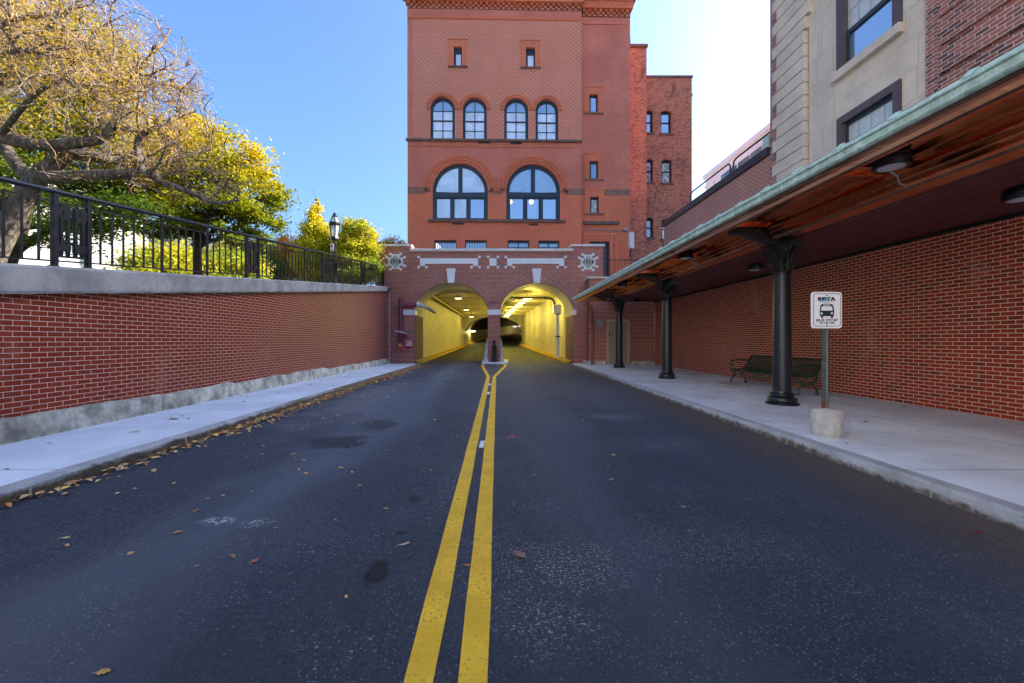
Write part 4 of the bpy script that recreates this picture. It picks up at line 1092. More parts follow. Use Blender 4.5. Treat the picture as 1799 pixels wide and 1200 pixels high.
# ------------------------------------------------------------------ stair wing and rear wing
YW = 33.0
def wing(name, lab, x0, x1, ytop, Y, m, cop):
    t = thing(name, lab, 'building', (fx((x0+x1)/2,Y), Y, 4.9))
    return t
t = thing('stair_wing', 'narrow weathered brick wing with dark coping behind the brick building', 'building wing', (fx(1121,31), 31, 4.9))
q=lambda x: fx(x,31); z=lambda y_: fz(y_,31)
obj('wall', MB().box(q(1098),q(1136),31,41,4.6,z(84)), M['brick_wing'], t)
obj('coping', MB().box(q(1106.5),q(1137.5),30.85,41,z(84),z(79)), M['brownstone'], t, bevel=.02)
obj('chimney', MB().box(q(1098),q(1109),31.6,33,z(79),z(59)), M['brick_wing'], t)
obj('flue_cap', MB().box(q(1108.5),q(1112),31.55,33.1,z(79)+.01,z(58)), M['galv'], t)
t2 = thing('rear_wing', 'weathered flat topped brick wing with sash windows at the far right', 'building wing', (fx(1176,YW), YW, 4.9))
q=lambda x: fx(x,YW); z=lambda y_: fz(y_,YW)
wins=[(1134,1147,193.5,233,'pane_blue'),(1161,1179.5,194,234,'pane_blue'),(1134,1147.5,279,320,'pane_paper'),(1162,1180.5,280,321,'pane_paper'),(1134,1147.5,382,417,'pane_dark'),(1162.5,1181,384,420,'pane_blind')]
def seg(x0,x1,y0,y1):
    n=8; xa,xb=q(x0),q(x1); r_=.12
    return [(xa,z(y1)),(xb,z(y1))]+[(xb+(xa-xb)*k/n, z(y0)-.12+.12*sin(pi*k/n)) for k in range(n+1)]
obj('wall', MB().slab((0,YW,0),EU,EY,[(q(1130),4.6),(q(1215.5),4.6),(q(1215.5),z(137)),(q(1130),z(137))],[seg(*w_[:4]) for w_ in wins],.4), M['brick_wing'], t2)
obj('core', MB().box(q(1131),q(1215.5)-.003,YW+.402,43,4.6,z(137)), M['brick_wing'], t2)
obj('coping', MB().box(q(1129),q(1217),YW-.08,43,z(137)+.001,z(133)), M['brownstone'], t2, bevel=.02)
obj('corner_corbel', MB().box(q(1215.5),q(1218),YW+.1,YW+.6,z(168),z(163)).box(q(1215.5)+.001,q(1216.6),YW+.1,YW+.6,z(175),z(168)-.001), M['brownstone'], t2)
for (x0,x1,y0,y1,m) in wins:
    L=seg(x0,x1,y0,y1); xa,xb,za,zb_=q(x0),q(x1),z(y1),z(y0)
    i0=[(xa+.12,za+.08),(xb-.12,za+.08),(xb-.12,(za+zb_)/2-.04),(xa+.12,(za+zb_)/2-.04)]; i1=[(xa+.12,(za+zb_)/2+.04),(xb-.12,(za+zb_)/2+.04),(xb-.12,zb_-.2),(xa+.12,zb_-.2)]
    f=obj('sash_window', MB().slab((0,YW+.2,0),EU,EY,L,[i0,i1],.08), M['black'], t2)
    for h_ in (i0,i1): obj('pane', MB().slab((0,YW+.26,0),EU,EY,h_,[],.01), M[m], f)
    if m=='pane_paper':
        rr=random.Random(int(x0)); mb=MB()
        for k in range(9):
            cx_,cz_=rr.uniform(i0[0][0]+.05,i0[1][0]-.05),rr.uniform(i0[0][1]+.1,i1[2][1]-.1); r1=rr.uniform(.05,.12)
            mb.tube([(cx_+r1*cos(a),YW+.245,cz_+r1*sin(a)) for a in np.linspace(0,rr.uniform(3,6),9)],.015,4)
        obj('paper_marks', mb, M['signteal'], f)
    obj('stone_sill', MB().box(xa-.15,xb+.15,YW-.08,YW+.15,za-.16,za-.002), M['brownstone'], t2)
t=thing('wall_heat_pump','white slim wall unit on the brick corner beside the canopy end','air unit',(fx(1109.5,28.6),28.6,fz(437,28.6)))
q=lambda x,y_: P(x,y_,28.6)
obj('casing', MB().box(q(1105.5,0).x,q(1113,0).x,28.45,28.82,q(0,436.5).z,q(0,408.5).z), M['whitemetal'], t, bevel=.03)
obj('bracket', MB().tube([q(1109,437),q(1107.5,442),q(1106,452)],.05,6), M['black'], t)
obj('badge', MB().box(q(1108,0).x,q(1110.5,0).x,28.44,28.449,q(0,412.2).z,q(0,411).z), M['galv'], t)

# ================================================================== DOOR LOBBY beside the portal
lb=thing('brick_lobby','low brick lobby with tan door between portal and right wall','lobby',(6.3,22,0))
YL=21.8; xl=4.62; zl=4.40
q=lambda x: fx(x,YL); z=lambda y_: fz(y_,YL)
dr=(1067.5,1105)
mb=MB().slab((0,YL,0),EU,EY,[(xl,-.1),(WR-.003,-.1),(WR-.003,zl),(xl,zl)],[[(q(dr[0]),-.09),(q(dr[1]),-.09),(q(dr[1]),z(563)),(q(dr[0]),z(563))]],.25)
obj('front_wall',mb,M['brick_portal'],lb)
mb=MB().quad((xl,YF-.003,-.1),(xl,YL+.25,-.1),(xl,YL+.25,zl),(xl,YF-.003,zl)); mb.quad((xl,YL+.25,-.1),(xl,YL,-.1),(xl,YL,zl),(xl,YL+.25,zl)); obj('side_wall',mb,M['brick_portal'],lb)
obj('roof_slab',MB().box(xl-.06,WR+.3,YL-.08,28.4,zl+.002,zl+.09),M['coping'],lb)
obj('plinth',MB().box(xl-.035,q(dr[0])-.12,YL-.035,YL-.002,-.05,.19).box(xl-.035,xl-.002,YL-.002,YF-.01,-.05,.19),M['footing'],lb); obj('plinth',MB().box(q(dr[1])+.12,WR-.01,YL-.035,YL-.002,-.05,.17),M['footing'],lb)
f=obj('door_frame',MB().slab((0,YL-.03,0),EU,EY,[(q(dr[0]-1.5),-.02),(q(dr[0])+.05,-.02),(q(dr[0])+.05,z(565)),(q(dr[1])-.05,z(565)),(q(dr[1])-.05,-.02),(q(dr[1]+1),-.02),(q(dr[1]+1),z(562)),(q(dr[0]-1.5),z(562))],[],.2),M['doorframe'],lb)
d_=obj('door',MB().box(q(dr[0])+.055,q(dr[1])-.055,YL+.05,YL+.1,.01,z(565)-.005),M['door'],lb)
obj('handle',MB().box(q(1070.5),q(1072.3),YL-.0,YL+.048,z(606),z(600.5)).tube([(q(1071.4),YL-.04,z(603)),(q(1075),YL-.04,z(603))],.018,6),M['galv'],d_)
obj('pull_plate',MB().box(q(1070),q(1072),YL+.03,YL+.048,z(590),z(583)),M['brownframe'],d_)
obj('grey_panel',MB().box(q(1048),q(1059),YL-.06,YL-.002,z(573),z(562.5)),M['galv'],lb,bevel=.01)
t=thing('downspout','brown copper downspout on the lobby corner','downspout',(xl+.12,YL-.1,0))
obj('pipe',MB().tube([(xl-.02,YL-.14,3.25),(xl+.02,YL-.14,3.05),(xl+.17,YL-.1,2.75),(xl+.17,YL-.1,.0)],.065,10),M['downspout'],t)
mb=MB()
for zz in (.45,1.5,2.5): mb.box(xl+.08,xl+.26,YL-.18,YL-.002,zz-.025,zz+.025)
obj('strap',mb,M['downspout'],t)
t=thing('roof_railing','thin dark railing on the lobby roof beside the portal','railing',(6.2,22.3,zl+.09))
mb=MB(); x0,x1=px(1060),8.6
mb.box(x0,x1,22.28,22.32,5.42,5.46); mb.box(x0,x1,22.29,22.31,zl+.17,zl+.20); obj('rails',mb,M['iron'],t)
mb=MB(); 
for k in range(int((x1-x0)/.125)): mb.box(x0+.06+k*.125,x0+.075+k*.125,22.292,22.308,zl+.2,5.42)
obj('pickets',mb,M['iron'],t)
mb=MB().box(x0+.0,x0+.035,22.28,22.32,zl+.09,5.44); obj('post',mb,M['iron'],t)

# ================================================================== RIGHT WALL, CANOPY
YC0,YC1=-9,20.3
t=thing('side_wall','long red brick wall under the copper canopy on the right pavement','wall',(WR+.2,8,0))
mb=MB(); ys=np.linspace(-9,YL-.002,30)
for a,b in zip(ys[:-1],ys[1:]): mb.quad((WR,a,-.1),(WR,b,-.1),(WR,b,3.19),(WR,a,3.19))
obj('brickwork',mb,M['brick_right'],t)
obj('backing',MB().box(WR+.01,WR+.3,-9,YL-.002,-.1,3.4),M['brick_upper'],t)
cn=thing('canopy','long copper lined canopy with green verdigris edge over the right pavement','canopy',(5.5,8,3.2))
def extr(prof,y0,y1,smooth=False,steps=24,closed=False):
    mb=MB(); ys=np.linspace(y0,y1,steps); n=len(prof); vs=[(x,y,z) for y in ys for x,z in prof]
    k=n if closed else n-1
    fs=[(j*n+i,j*n+(i+1)%n,(j+1)*n+(i+1)%n,(j+1)*n+i) for j in range(steps-1) for i in range(k)]
    mb.add(vs,fs,smooth)
    if closed: mb.add([vs[i] for i in range(n)],[tuple(range(n))]); mb.add([vs[(steps-1)*n+i] for i in range(n)],[tuple(reversed(range(n)))])
    return mb
XE=3.50
fas=[(XE+.02,3.075),(XE+.0,3.085),(XE-.012,3.10),(XE+.0,3.115),(XE+.012,3.12),(XE+.006,3.165),(XE-.012,3.175),(XE-.012,3.19),(XE+.02,3.20),(XE+.10,3.275),(XE+.7,3.45),(XE+.7,3.44),(XE+.12,3.255),(XE+.04,3.079)]
obj('verdigris_edge',extr(fas[::-1],YC0,YC1,closed=True),M['verdigris'],cn)
for y in np.arange(YC0+.4,YC1,.62):
    mb=MB().beam((XE-.010,y,3.20),(XE+.11,y+.05,3.295),.05,.018); obj('roof_seam',mb,M['verdigris'],cn)
obj('roof',MB().quad((XE+.69,YC0,3.45),(WR+.02,YC0,3.85),(WR+.02,YC1,3.85),(XE+.69,YC1,3.45)),M['verdigris'],cn)
lip=[(XE+.03,3.072),(XE+.05,3.045),(XE+.10,3.04),(XE+.12,3.055),(XE+.17,3.03),(XE+.19,3.012),(XE+.22,3.012),(XE+.235,3.03),(XE+.30,3.06),(XE+.38,3.13),(XE+.40,3.25),(XE+.42,3.42)]
obj('copper_lip',extr(lip,YC0,YC1),M['copper'],cn)
mb=MB(); ys=np.linspace(YC0,YC1,30)
for a,b in zip(ys[:-1],ys[1:]): mb.quad((XE+.40,b,3.45),(5.06,b,3.45),(5.06,a,3.45),(XE+.40,a,3.45))
obj('copper_soffit',mb,M['copper'],cn)
# moulded panel ribs on the soffit
mb=MB()
for k in range(-3,8):
    y=2.68+2.8*k
    if not YC0<y<YC1: continue
    mb.box(3.93,5.05,y-.16,y-.10,3.40,3.449); mb.box(3.93,5.05,y+.10,y+.16,3.40,3.449); mb.box(3.93,5.05,y-.099,y+.099,3.425,3.448)
    y2=y+2.8
    for x in (4.06,4.86): mb.box(x,x+.05,y+.17,min(y2-.17,YC1),3.405,3.449)
obj('copper_ribs',mb,M['copper'],cn)
bm_=[(5.06,3.45),(5.05,3.34),(5.10,3.325),(5.10,3.27),(5.15,3.255),(5.15,3.21),(5.22,3.195),(5.24,3.165),(5.50,3.165),(5.52,3.185),(5.52,3.30)]
obj('copper_beam',extr(bm_,YC0,YC1),M['copper'],cn)
obj('maroon_soffit',MB().box(5.525,WR-.002,YC0,YL-.09,3.205,3.26),M['maroon'],cn)
mb=MB()
for k in range(14): mb.box(5.53+k*.175,5.534+k*.175,YC0,YL-.09,3.2005,3.206)
obj('board_joints',mb,M['black'],cn)
obj('wall_trim',MB().box(WR-.05,WR-.003,YC0,YL-.003,3.145,3.204),M['black'],cn)
obj('end_trim',MB().box(XE+.3,5.6,YC1-.02,YC1+.02,3.1,3.5),M['copper'],cn)
for y in (5.3,10.9,16.5):
    obj('pipe_bracket',MB().tube([(4.86,y+.05,3.39),(5.0,y+.05,3.30),(5.03,y+.05,3.20),(5.12,y+.05,3.19)],.012,6).box(4.80,4.9,y+.03,y+.07,3.38,3.40),M['galv'],cn)
# canopy lamps
def lamp(x,y,zt,lab):
    t=thing('canopy_lamp',lab,'ceiling lamp',(x,y,zt),0,'round lamps under the canopy')
    obj('housing',MB().lathe([(.13,zt-.002),(.165,zt-.02),(.175,zt-.045),(.16,zt-.055),(.18,zt-.065),(.187,zt-.125),(.18,zt-.150),(.135,zt-.152)],(x,y,0),28),M['black'],t)
    obj('lens',MB().lathe([(.133,zt-.12),(.132,zt-.153),(.10,zt-.160),(.001,zt-.163)],(x,y,0),28),M['lens'],t)
lamp(4.68,5.08,3.449,'largest canopy lamp, on the copper soffit nearest the viewer')
lamp(4.70,10.72,3.449,'middle lamp on the copper soffit, left of the second column')
lamp(4.74,16.3,3.449,'smallest lamp on the copper soffit near the canopy end')
lamp(6.75,5.50,3.204,'round lamp on the maroon soffit cut by the right picture edge')
lamp(6.62,11.0,3.204,'round lamp on the maroon soffit left of the nearest column')
lamp(6.62,16.6,3.204,'round lamp on the maroon soffit hidden mostly behind the middle column')
lamp(6.62,20.2,3.204,'tiny round lamp on the maroon soffit above the tan door')

# ------------------------------------------------------------------ cast iron columns
def make_column(x,y,lab):
    t=thing('iron_column',lab,'column',(x,y,0),0,'cast iron canopy columns')
    o=lambda p: [(r_,z_) for r_,z_ in p]
    obj('base',MB().lathe([(.285,0),(.285,.035),(.235,.04),(.245,.07),(.25,.10),(.235,.13),(.205,.14),(.19,.155),(.205,.175),(.212,.195),(.205,.215),(.185,.228),(.172,.235),(.166,.26),(.160,.27)],(x,y,0),32),M['column'],t)
    mb=MB().lathe([(.160,.265),(.158,.6),(.155,1.4),(.148,2.2),(.143,2.53)],(x,y,0),32)
    obj('shaft',mb,M['column'],t)
    # capital: bell, two rows of acanthus leaves, volutes, abacus
    mb=MB().lathe([(.15,2.52),(.168,2.535),(.168,2.56),(.15,2.575),(.145,2.6),(.15,2.8),(.175,2.95),(.22,3.04),(.23,3.06)],(x,y,0),24)
    obj('bell',mb,M['capital'],t)
    mb=MB()
    def leaf(a,z0,h_,r0,out,wd):
        ca,sa=cos(a),sin(a); pts=[]
        for k in range(7):
            s_=k/6; rr_=r0+out*(s_**2.2)+(.02 if k else 0); zz=z0+h_*(s_ if s_<.8 else .8+.12*sin((s_-.8)*5*pi/2)-(s_-.8)*.9)
            ww=wd*(.75+.5*sin(pi*min(1,s_*1.05)))*(1 if s_<.85 else .6)
            pts.append((rr_,zz,ww))
        vs=[]
        for rr_,zz,ww in pts:
            for q_,bump in ((-1,-.012),(-.5,.006),(0,.018),(.5,.006),(1,-.012)):
                r2=rr_+bump; vs.append((x+ca*r2-sa*q_*ww,y+sa*r2+ca*q_*ww,zz+(.015 if q_ in(-.5,.5) else 0)))
        fs=[(5*i+j,5*i+j+1,5*i+j+6,5*i+j+5) for i in range(6) for j in range(4)]
        mb.add(vs,fs)
        # side lobes
        for k in (2,3,4):
            rr_,zz,ww=pts[k]
            for s_ in (-1,1):
                c0=Vector((x+ca*(rr_+.012)-sa*s_*ww,y+sa*(rr_+.012)+ca*s_*ww,zz))
                mb.lathe([(.001,-.018),(.016,-.008),(.018,.004),(.001,.018)],tuple(c0),5)
    for k in range(8): leaf(k*pi/4,2.57,.24,.145,.085,.042)
    for k in range(8): leaf(k*pi/4+pi/8,2.70,.27,.148,.12,.040)
    obj('acanthus_leaves',mb,M['capital'],t)
    mb=MB()
    for k in range(4):
        a=pi/4+k*pi/2; ca,sa=cos(a),sin(a)
        spr=[(.23+.10*1+ (.062*(1-q_*.8))*cos(q_*9+2.2)-.05, 2.985+(.062*(1-q_*.8))*sin(q_*9+2.2)) for q_ in np.linspace(0,1,16)]
        mb.tube([(x+ca*.17,y+sa*.17,2.84)]+[(x+ca*r_,y+sa*r_,z_) for r_,z_ in spr],.014,5)
    for k in range(4):
        a=k*pi/2; mb.lathe([(.001,-.03),(.03,-.015),(.035,0),(.03,.015),(.001,.03)],(x+.24*cos(a),y+.24*sin(a),3.03),8)
    obj('volute',mb,M['capital'],t)
    # abacus with concave sides
    pts=[]
    for k in range(4):
        a=pi/4+k*pi/2
        for s_ in (-.10,.10): pts.append((.345*cos(a+s_),.345*sin(a+s_)))
        pts.append((.225*cos(a+pi/4),.225*sin(a+pi/4)))
    n=len(pts); mb=MB(); lv=[(1,3.055),(1.0,3.085),(1.06,3.09),(1.06,3.12)]
    mb.add([(x+a*s_,y+b*s_,z_) for s_,z_ in lv for a,b in pts],[(i*n+j,i*n+(j+1)%n,(i+1)*n+(j+1)%n,(i+1)*n+j) for i in range(3) for j in range(n)]+[tuple(reversed(range(n))),tuple(range(3*n,4*n))])
    mb.box(x-.11,x+.11,y-.11,y+.11,3.12,3.44)
    obj('abacus',mb,M['column'],t)
    # scroll bracket reaching out towards the road
    top=3.44; prof=[(.05,top),(-.98,top),(-1.0,top-.03),(-1.0,top-.11),(-.96,top-.15),(-.88,top-.155),(-.82,top-.13),(-.74,top-.15),(-.62,top-.20),(-.50,top-.25),(-.40,top-.285),(-.30,top-.30),(-.12,top-.31),(.05,top-.31)]
    mb=MB().slab((x,y-.085,0),EU,EY,[(a,b) for a,b in prof[::-1]],[],.17)
    b_=obj('bracket',mb,M['column'],t)
    mb=MB()
    for s_ in (-1,1):
        yy=y+s_*.092
        def scroll(cx_,cz_,r0,turns,ph): return [(x+cx_+r0*(1-.85*q_)*cos(ph+q_*turns*2*pi),yy,cz_+r0*(1-.85*q_)*sin(ph+q_*turns*2*pi)) for q_ in np.linspace(0,1,22)]
        mb.tube(scroll(-.18,top-.16,.12,1.6,0),.014,5); mb.tube(scroll(-.90,top-.10,.055,1.4,1),.012,5)
        mb.tube([(x-.30,yy,top-.2),(x-.42,yy,top-.08),(x-.6,yy,top-.10),(x-.84,yy,top-.07)],.014,5)
        for k in range(5): mb.lathe([(.001,-.03),(.022,-.01),(.022,.01),(.001,.03)],(x-.34-.09*k,yy,top-.17+.02*k),6)
    obj('scrollwork',mb,M['capital'],b_)
    mb=MB()
    for s_ in (-.05,0,.05): mb.tube([(x-.80,y+s_,top-.14),(x-.62,y+s_,top-.205),(x-.42,y+s_,top-.285),(x-.2,y+s_,top-.312)],.022,6)
    obj('fluted_underside',mb,M['column'],b_)
    return t
c1=make_column(5.52,8.30,'thick dark iron column nearest the viewer, beside the bus stop sign')
copytree(c1,(5.52,13.95,0),'middle dark iron column of the canopy row')
copytree(c1,(5.50,19.4,0),'farthest dark iron column, in front of the tan door')

# ------------------------------------------------------------------ low upper wall and tan building
XT=8.06
lw_=thing('low_brick_building','brick upper wall with black metal coping above the canopy','building',(12,16.7,3.3))
YT=12.66; ye=20.75; ztl=6.98
obj('brickwork',MB().box(XT,20,YT+.003,ye,3.3,ztl-.24),M['brick_upper'],lw_)
obj('black_coping',MB().box(XT-.09,20.1,YT+.003,ye+.08,ztl-.238,ztl),M['coping_metal'],lw_)
mb=MB(); rr=random.Random(2)
for cy,cz_,r_ in ((19.1,5.45,.34),(18.7,5.62,.26),(18.4,5.40,.22)):
    pts=[(XT-.004,cy+r_*cos(a),cz_+r_*1.1*sin(a)) for a in np.linspace(0,5.6,24)]
    for a,b in zip(pts[:-1],pts[1:]): mb.beam(a,b,.03,.004,(1,0,0))
obj('chalk_rings',mb,plain('faded_chalk',(.34,.22,.19),.9),lw_)
rf=thing('roof_guard','curved black pipe rail with green glass panels on the low roof','railing',(XT+.3,16,ztl))
xg=XT+.25
qy=lambda p_: xg*F/(p_-CX)
def rpipe(y0,y1,h0):
    return [(xg,y0,ztl),(xg,y0,ztl+h0-.18),(xg,y0+.06*(1 if y1>y0 else -1),ztl+h0-.05),(xg,y0+.22*(1 if y1>y0 else -1),ztl+h0),(xg,y1,ztl+h0)]
obj('pipe_rail',MB().tube(rpipe(qy(1213),qy(1275)+.5,.62)+[(xg,qy(1283)+.1,ztl+.62),(xg,qy(1283),ztl+.5),(xg,qy(1283),ztl)],.03,8),M['coping_metal'],rf)
obj('pipe_rail',MB().tube(rpipe(qy(1288),YT+.1,.62),.03,8),M['coping_metal'],rf)
for a,b in ((1262,1281),(1284,1288),(1291,1311),(1313,1332),(1334,1348)):
    obj('glass_panel',MB().box(xg+.1,xg+.115,qy(b),qy(a),ztl+.03,ztl+.48),M['pane_rail'],rf)
obj('green_flashing',MB().box(XT-.02,XT+.4,YT+.06,YT+.30,ztl+.02,ztl+.38),M['verdigris'],rf)

tb=thing('stone_building','tan stone and brick building with quoins rising above the canopy','building',(12,0,3.3))
yq=lambda p_: XT*F/(p_-CX)
ztp=12.3
# stone field between quoin and brick
ya,yb_=yq(1415),yq(1622)                 # far, near
wy0,wy1=yq(1471.5),yq(1568)
def ZT(pxl,pyl): return fz(pyl,yq(pxl))
zw1=6.43; zsl=7.64
ycen=(ya+yb_)/2; rad=(ya-yb_)/2
NV=(0,-1,0)                                   # in-plane axis so that the normal faces the street (-X)
hole_low=[(-wy0,3.75),(-wy1,3.75),(-wy1,zw1),(-wy0,zw1)]
cw=-(wy0+wy1)/2; rw=(wy0-wy1)/2; zsp=9.55
hole_up=[(-wy0,zsl),(-wy1,zsl)]+[(cw+rw*cos(pi*k/16),zsp+rw*sin(pi*k/16)) for k in range(17)]
mb=MB().slab((XT+.10,0,0),NV,EZ,[(-ya,3.3),(-yb_,3.3),(-yb_,ztp),(-ya,ztp)],[hole_low,hole_up],.3); obj('stone_field',mb,M['tan'],tb)
mb=MB(); rr=random.Random(4)
for z_ in np.arange(4.1,ztp,.62):
    mb.box(XT+.097,XT+.101,yb_+.05,wy1-.02 if True else 0,z_-.003,z_+.003); mb.box(XT+.097,XT+.101,wy0+.02,ya-.05,z_-.003,z_+.003)
    for k in range(2): 
        y_=rr.uniform(wy0+.1,ya-.1); mb.box(XT+.097,XT+.101,y_-.003,y_+.003,z_,z_+.62)
    y_=rr.uniform(yb_+.1,wy1-.1); mb.box(XT+.097,XT+.101,y_-.003,y_+.003,z_,z_+.62)
for z_ in (6.95,): mb.box(XT+.097,XT+.101,wy1,wy0,z_-.003,z_+.003)
obj('stone_joints',mb,plain('stone_joint',(.36,.30,.24),.9),tb)
# quoin blocks with grooves, curving into an arch above
yA,yB=yq(1357.5),yq(1412)          # far / near edge
yA2=yq(1365)
zq=3.30; ch=.34; row=0
mb=MB(); zar=9.35
while zq<ztp-.1:
    far=yA if row%2==0 else yA2
    near=yB
    if zq+ch/2>zar:
        dz=min(rad*.98,zq+ch/2-zar); near=ycen+math.sqrt(max(.01,rad*rad-dz*dz))*1.0
        near=min(near,yB)
    if row%2==0:
        ym=(far+near)/2; mb.box(XT-.02,XT+.3,near,ym-.006,zq+.012,zq+ch-.012); mb.box(XT-.02,XT+.3,ym+.006,far,zq+.012,zq+ch-.012)
    else: mb.box(XT-.02,XT+.3,near,far,zq+.012,zq+ch-.012)
    zq+=ch; row+=1
obj('quoin_block',mb,M['tan'],tb,bevel=.012)
obj('quoin_back',MB().box(XT+.012,XT+.3,yB+.004,yA2+.02,3.3,ztp),plain('groove_shade_stone',(.34,.28,.22),.9),tb)
obj('corner_brickwork',MB().box(XT+.006,XT+.3,yA2+.021,YT,3.3,ztp),M['brick_plum'],tb)
# brick section with bands
mb=MB().box(XT+.04,XT+.4,-9,yb_-.003,3.3,ztp); obj('brick_field',mb,M['brick_plum'],tb)
mb=MB()
z_=3.5; k=0
while z_<ztp:
    mb.box(XT-.015,XT+.04,-9,yb_-.28,z_,z_+.44); z_+=.52; k+=1
obj('brick_bands',mb,M['brick_plum'],tb)
obj('core',MB().box(XT+.402,24,-9,YT-.003,3.3,ztp-.1),M['brick_plum'],tb)
# windows
def frame_side(name,y0,y1,z0,z1,m,wd,x0,x1,arch=None):
    return None
e=.10
fr=thing
mb=MB().slab((XT+.05,0,0),NV,EZ,[(-wy0-.10,3.75),(-wy1+.10,3.75),(-wy1+.10,zw1+.10),(-wy0-.10,zw1+.10)],[[(-wy0+.06,3.76),(-wy1-.06,3.76),(-wy1-.06,zw1-.07),(-wy0+.06,zw1-.07)]],.16)
f=obj('leaded_window',mb,M['brownframe'],tb)
obj('pane',MB().box(XT+.19,XT+.2,wy1+.06,wy0-.06,3.76,zw1-.07),M['pane_lead'],f)
mb=MB(); mb.box(XT+.15,XT+.188,wy1+.062,wy1+.10,3.76,zw1-.072); mb.box(XT+.15,XT+.188,wy0-.10,wy0-.062,3.76,zw1-.072); mb.box(XT+.15,XT+.188,wy1+.1,wy0-.1,zw1-.15,zw1-.072)
obj('sash',mb,M['frame'],f)
mb=MB()
for k in range(1,4):
    y_=wy1+.06+(wy0-wy1-.12)*k/4; mb.box(XT+.184,XT+.189,y_-.008,y_+.008,3.77,zw1-.08)
for z_ in np.arange(3.9,zw1-.1,.62): mb.box(XT+.184,XT+.1885,wy1+.1,wy0-.1,z_-.008,z_+.008)
obj('lead_lines',mb,M['galv'],f)
# upper arched window
i_=[(-wy0+.08,zsl),(-wy1-.08,zsl)]+[(cw+(rw-.08)*cos(pi*k/16),zsp+(rw-.08)*sin(pi*k/16)) for k in range(17)]
o_=[(-wy0-.12,zsl),(-wy1+.12,zsl)]+[(cw+(rw+.12)*cos(pi*k/16),zsp+(rw+.12)*sin(pi*k/16)) for k in range(17)]
f=obj('arched_window',MB().slab((XT+.06,0,0),NV,EZ,o_,[i_],.14),M['brownframe'],tb)
zmid=8.47
obj('blue_pane',MB().box(XT+.20,XT+.21,wy1+.16,wy0-.16,zsl+.09,zmid-.06),M['pane_blue'],f)
obj('sash',MB().slab((XT+.15,0,0),NV,EZ,[(-wy0+.085,zsl+.003),(-wy1-.085,zsl+.003),(-wy1-.085,zmid+.05),(-wy0+.085,zmid+.05)],[[(-wy0+.16,zsl+.09),(-wy1-.16,zsl+.09),(-wy1-.16,zmid-.05),(-wy0+.16,zmid-.05)]],.07),M['frame'],f)
i2=[(-wy0+.085,zmid+.052),(-wy1-.085,zmid+.052)]+i_[2:]
obj('leaded_pane',MB().slab((XT+.18,0,0),NV,EZ,i2,[],.01),M['pane_lead'],f)
mb=MB()
for k in range(1,4):
    y_=wy1+.08+(wy0-wy1-.16)*k/4; mb.box(XT+.172,XT+.179,y_-.008,y_+.008,zmid+.06,10.0)
for z_ in (8.95,9.45): mb.box(XT+.172,XT+.1785,wy1+.1,wy0-.1,z_-.008,z_+.008)
obj('lead_lines',mb,M['galv'],f)
obj('stone_sill',MB().box(XT-.03,XT+.2,wy1-.16,wy0+.16,zsl-.20,zsl-.002),M['tan'],tb,bevel=.01)

# distant pale building and an added unseen taller block that shades the street
pb=thing('office_building','distant pale pink panelled office building above the low roof','office building',(32,38,0))
gpk=conc('pale_pink_panel',(.84,.78,.76),.06,.3)
xo=25.0
obj('wall',MB().box(xo,46,14,51.4,0,20.6),gpk,pb)
obj('cornice',MB().box(xo-.25,46.2,13.8,51.65,20.601,21.1),gpk,pb); obj('parapet_band',MB().box(xo-.12,46,13.9,51.5,19.55,19.8),gpk,pb)
for k in range(16):
    y_=14.8+k*2.3; obj('panel_joint',MB().box(xo-.03,xo-.001,y_-.05,y_+.05,0,19.5),M['pane_open'],pb)
for k in (2,4,6,9,12,14):
    for zz in (11,14.3): obj('window',MB().box(xo-.05,xo-.001,15.3+k*2.3,16.5+k*2.3,zz,zz+2.2),M['pane_blind'],pb)
obj('shade_block',MB().box(38,60,9,38,0,32.6),gpk,pb)  # added out of view to keep sun off the street and left wall
# unseen hall added behind the viewer for warm bounced light and a window reflection
sh=thing('bounce_hall','tall unseen stone hall added behind the viewer to bounce sunlight','building',(-24,-22,0))
mb=MB(); bays=[]
for k in range(7):
    for z0 in (1.5,6.2,10.9,15.6): bays.append([(3+5*k,z0),(4.9+5*k,z0),(4.9+5*k,z0+3),(3+5*k,z0+3)])
sunst=conc('bounce_hall_stone',(.82,.78,.70),.06,.6)
obj('wall',MB().slab((-10.5,-40,-.5),(0,1,0),(0,0,1),[(0,0),(37,0),(37,22),(0,22)],bays,.35),sunst,sh)
obj('core',MB().box(-34,-10.86,-40,-3.001,-.5,21.4),M['frame'],sh)
obj('cornice',MB().box(-34,-10.0,-40.4,-2.6,21.5,22.3),sunst,sh)
# ================================================================== BENCH
bn=thing('bench','dark green metal slatted bench against the brick wall behind the column','bench',(7.05,11.1,0))
y0,y1=9.72,12.52
side=[(7.47,.79),(7.44,.80),(7.40,.76),(7.33,.62),(7.25,.49),(7.18,.43),(7.08,.405),(6.95,.41),(6.85,.425),(6.79,.42),(6.765,.395),(6.775,.36)]
def straps(prof,nm,n=46):
    mb=MB()
    for k in range(n):
        y=y0+.05+(y1-y0-.1)*k/(n-1); w_=.015; vs=[]
        for i,(x,z) in enumerate(prof):
            a=prof[max(0,i-1)]; b=prof[min(len(prof)-1,i+1)]; d=Vector((b[0]-a[0],b[1]-a[1])).normalized(); nx,nz=-d.y*.005,d.x*.005
            vs+=[(x+nx,y-w_,z+nz),(x+nx,y+w_,z+nz),(x-nx,y+w_,z-nz),(x-nx,y-w_,z-nz)]
        m_=len(prof); mb.add(vs,[(4*i+j,4*i+(j+1)%4,4*i+4+(j+1)%4,4*i+4+j) for i in range(m_-1) for j in range(4)]+[(3,2,1,0),(4*m_-4,4*m_-3,4*m_-2,4*m_-1)])
    return obj(nm,mb,M['benchgreen'],bn)
straps(side[:6],'backrest'); straps(side[5:],'seat')
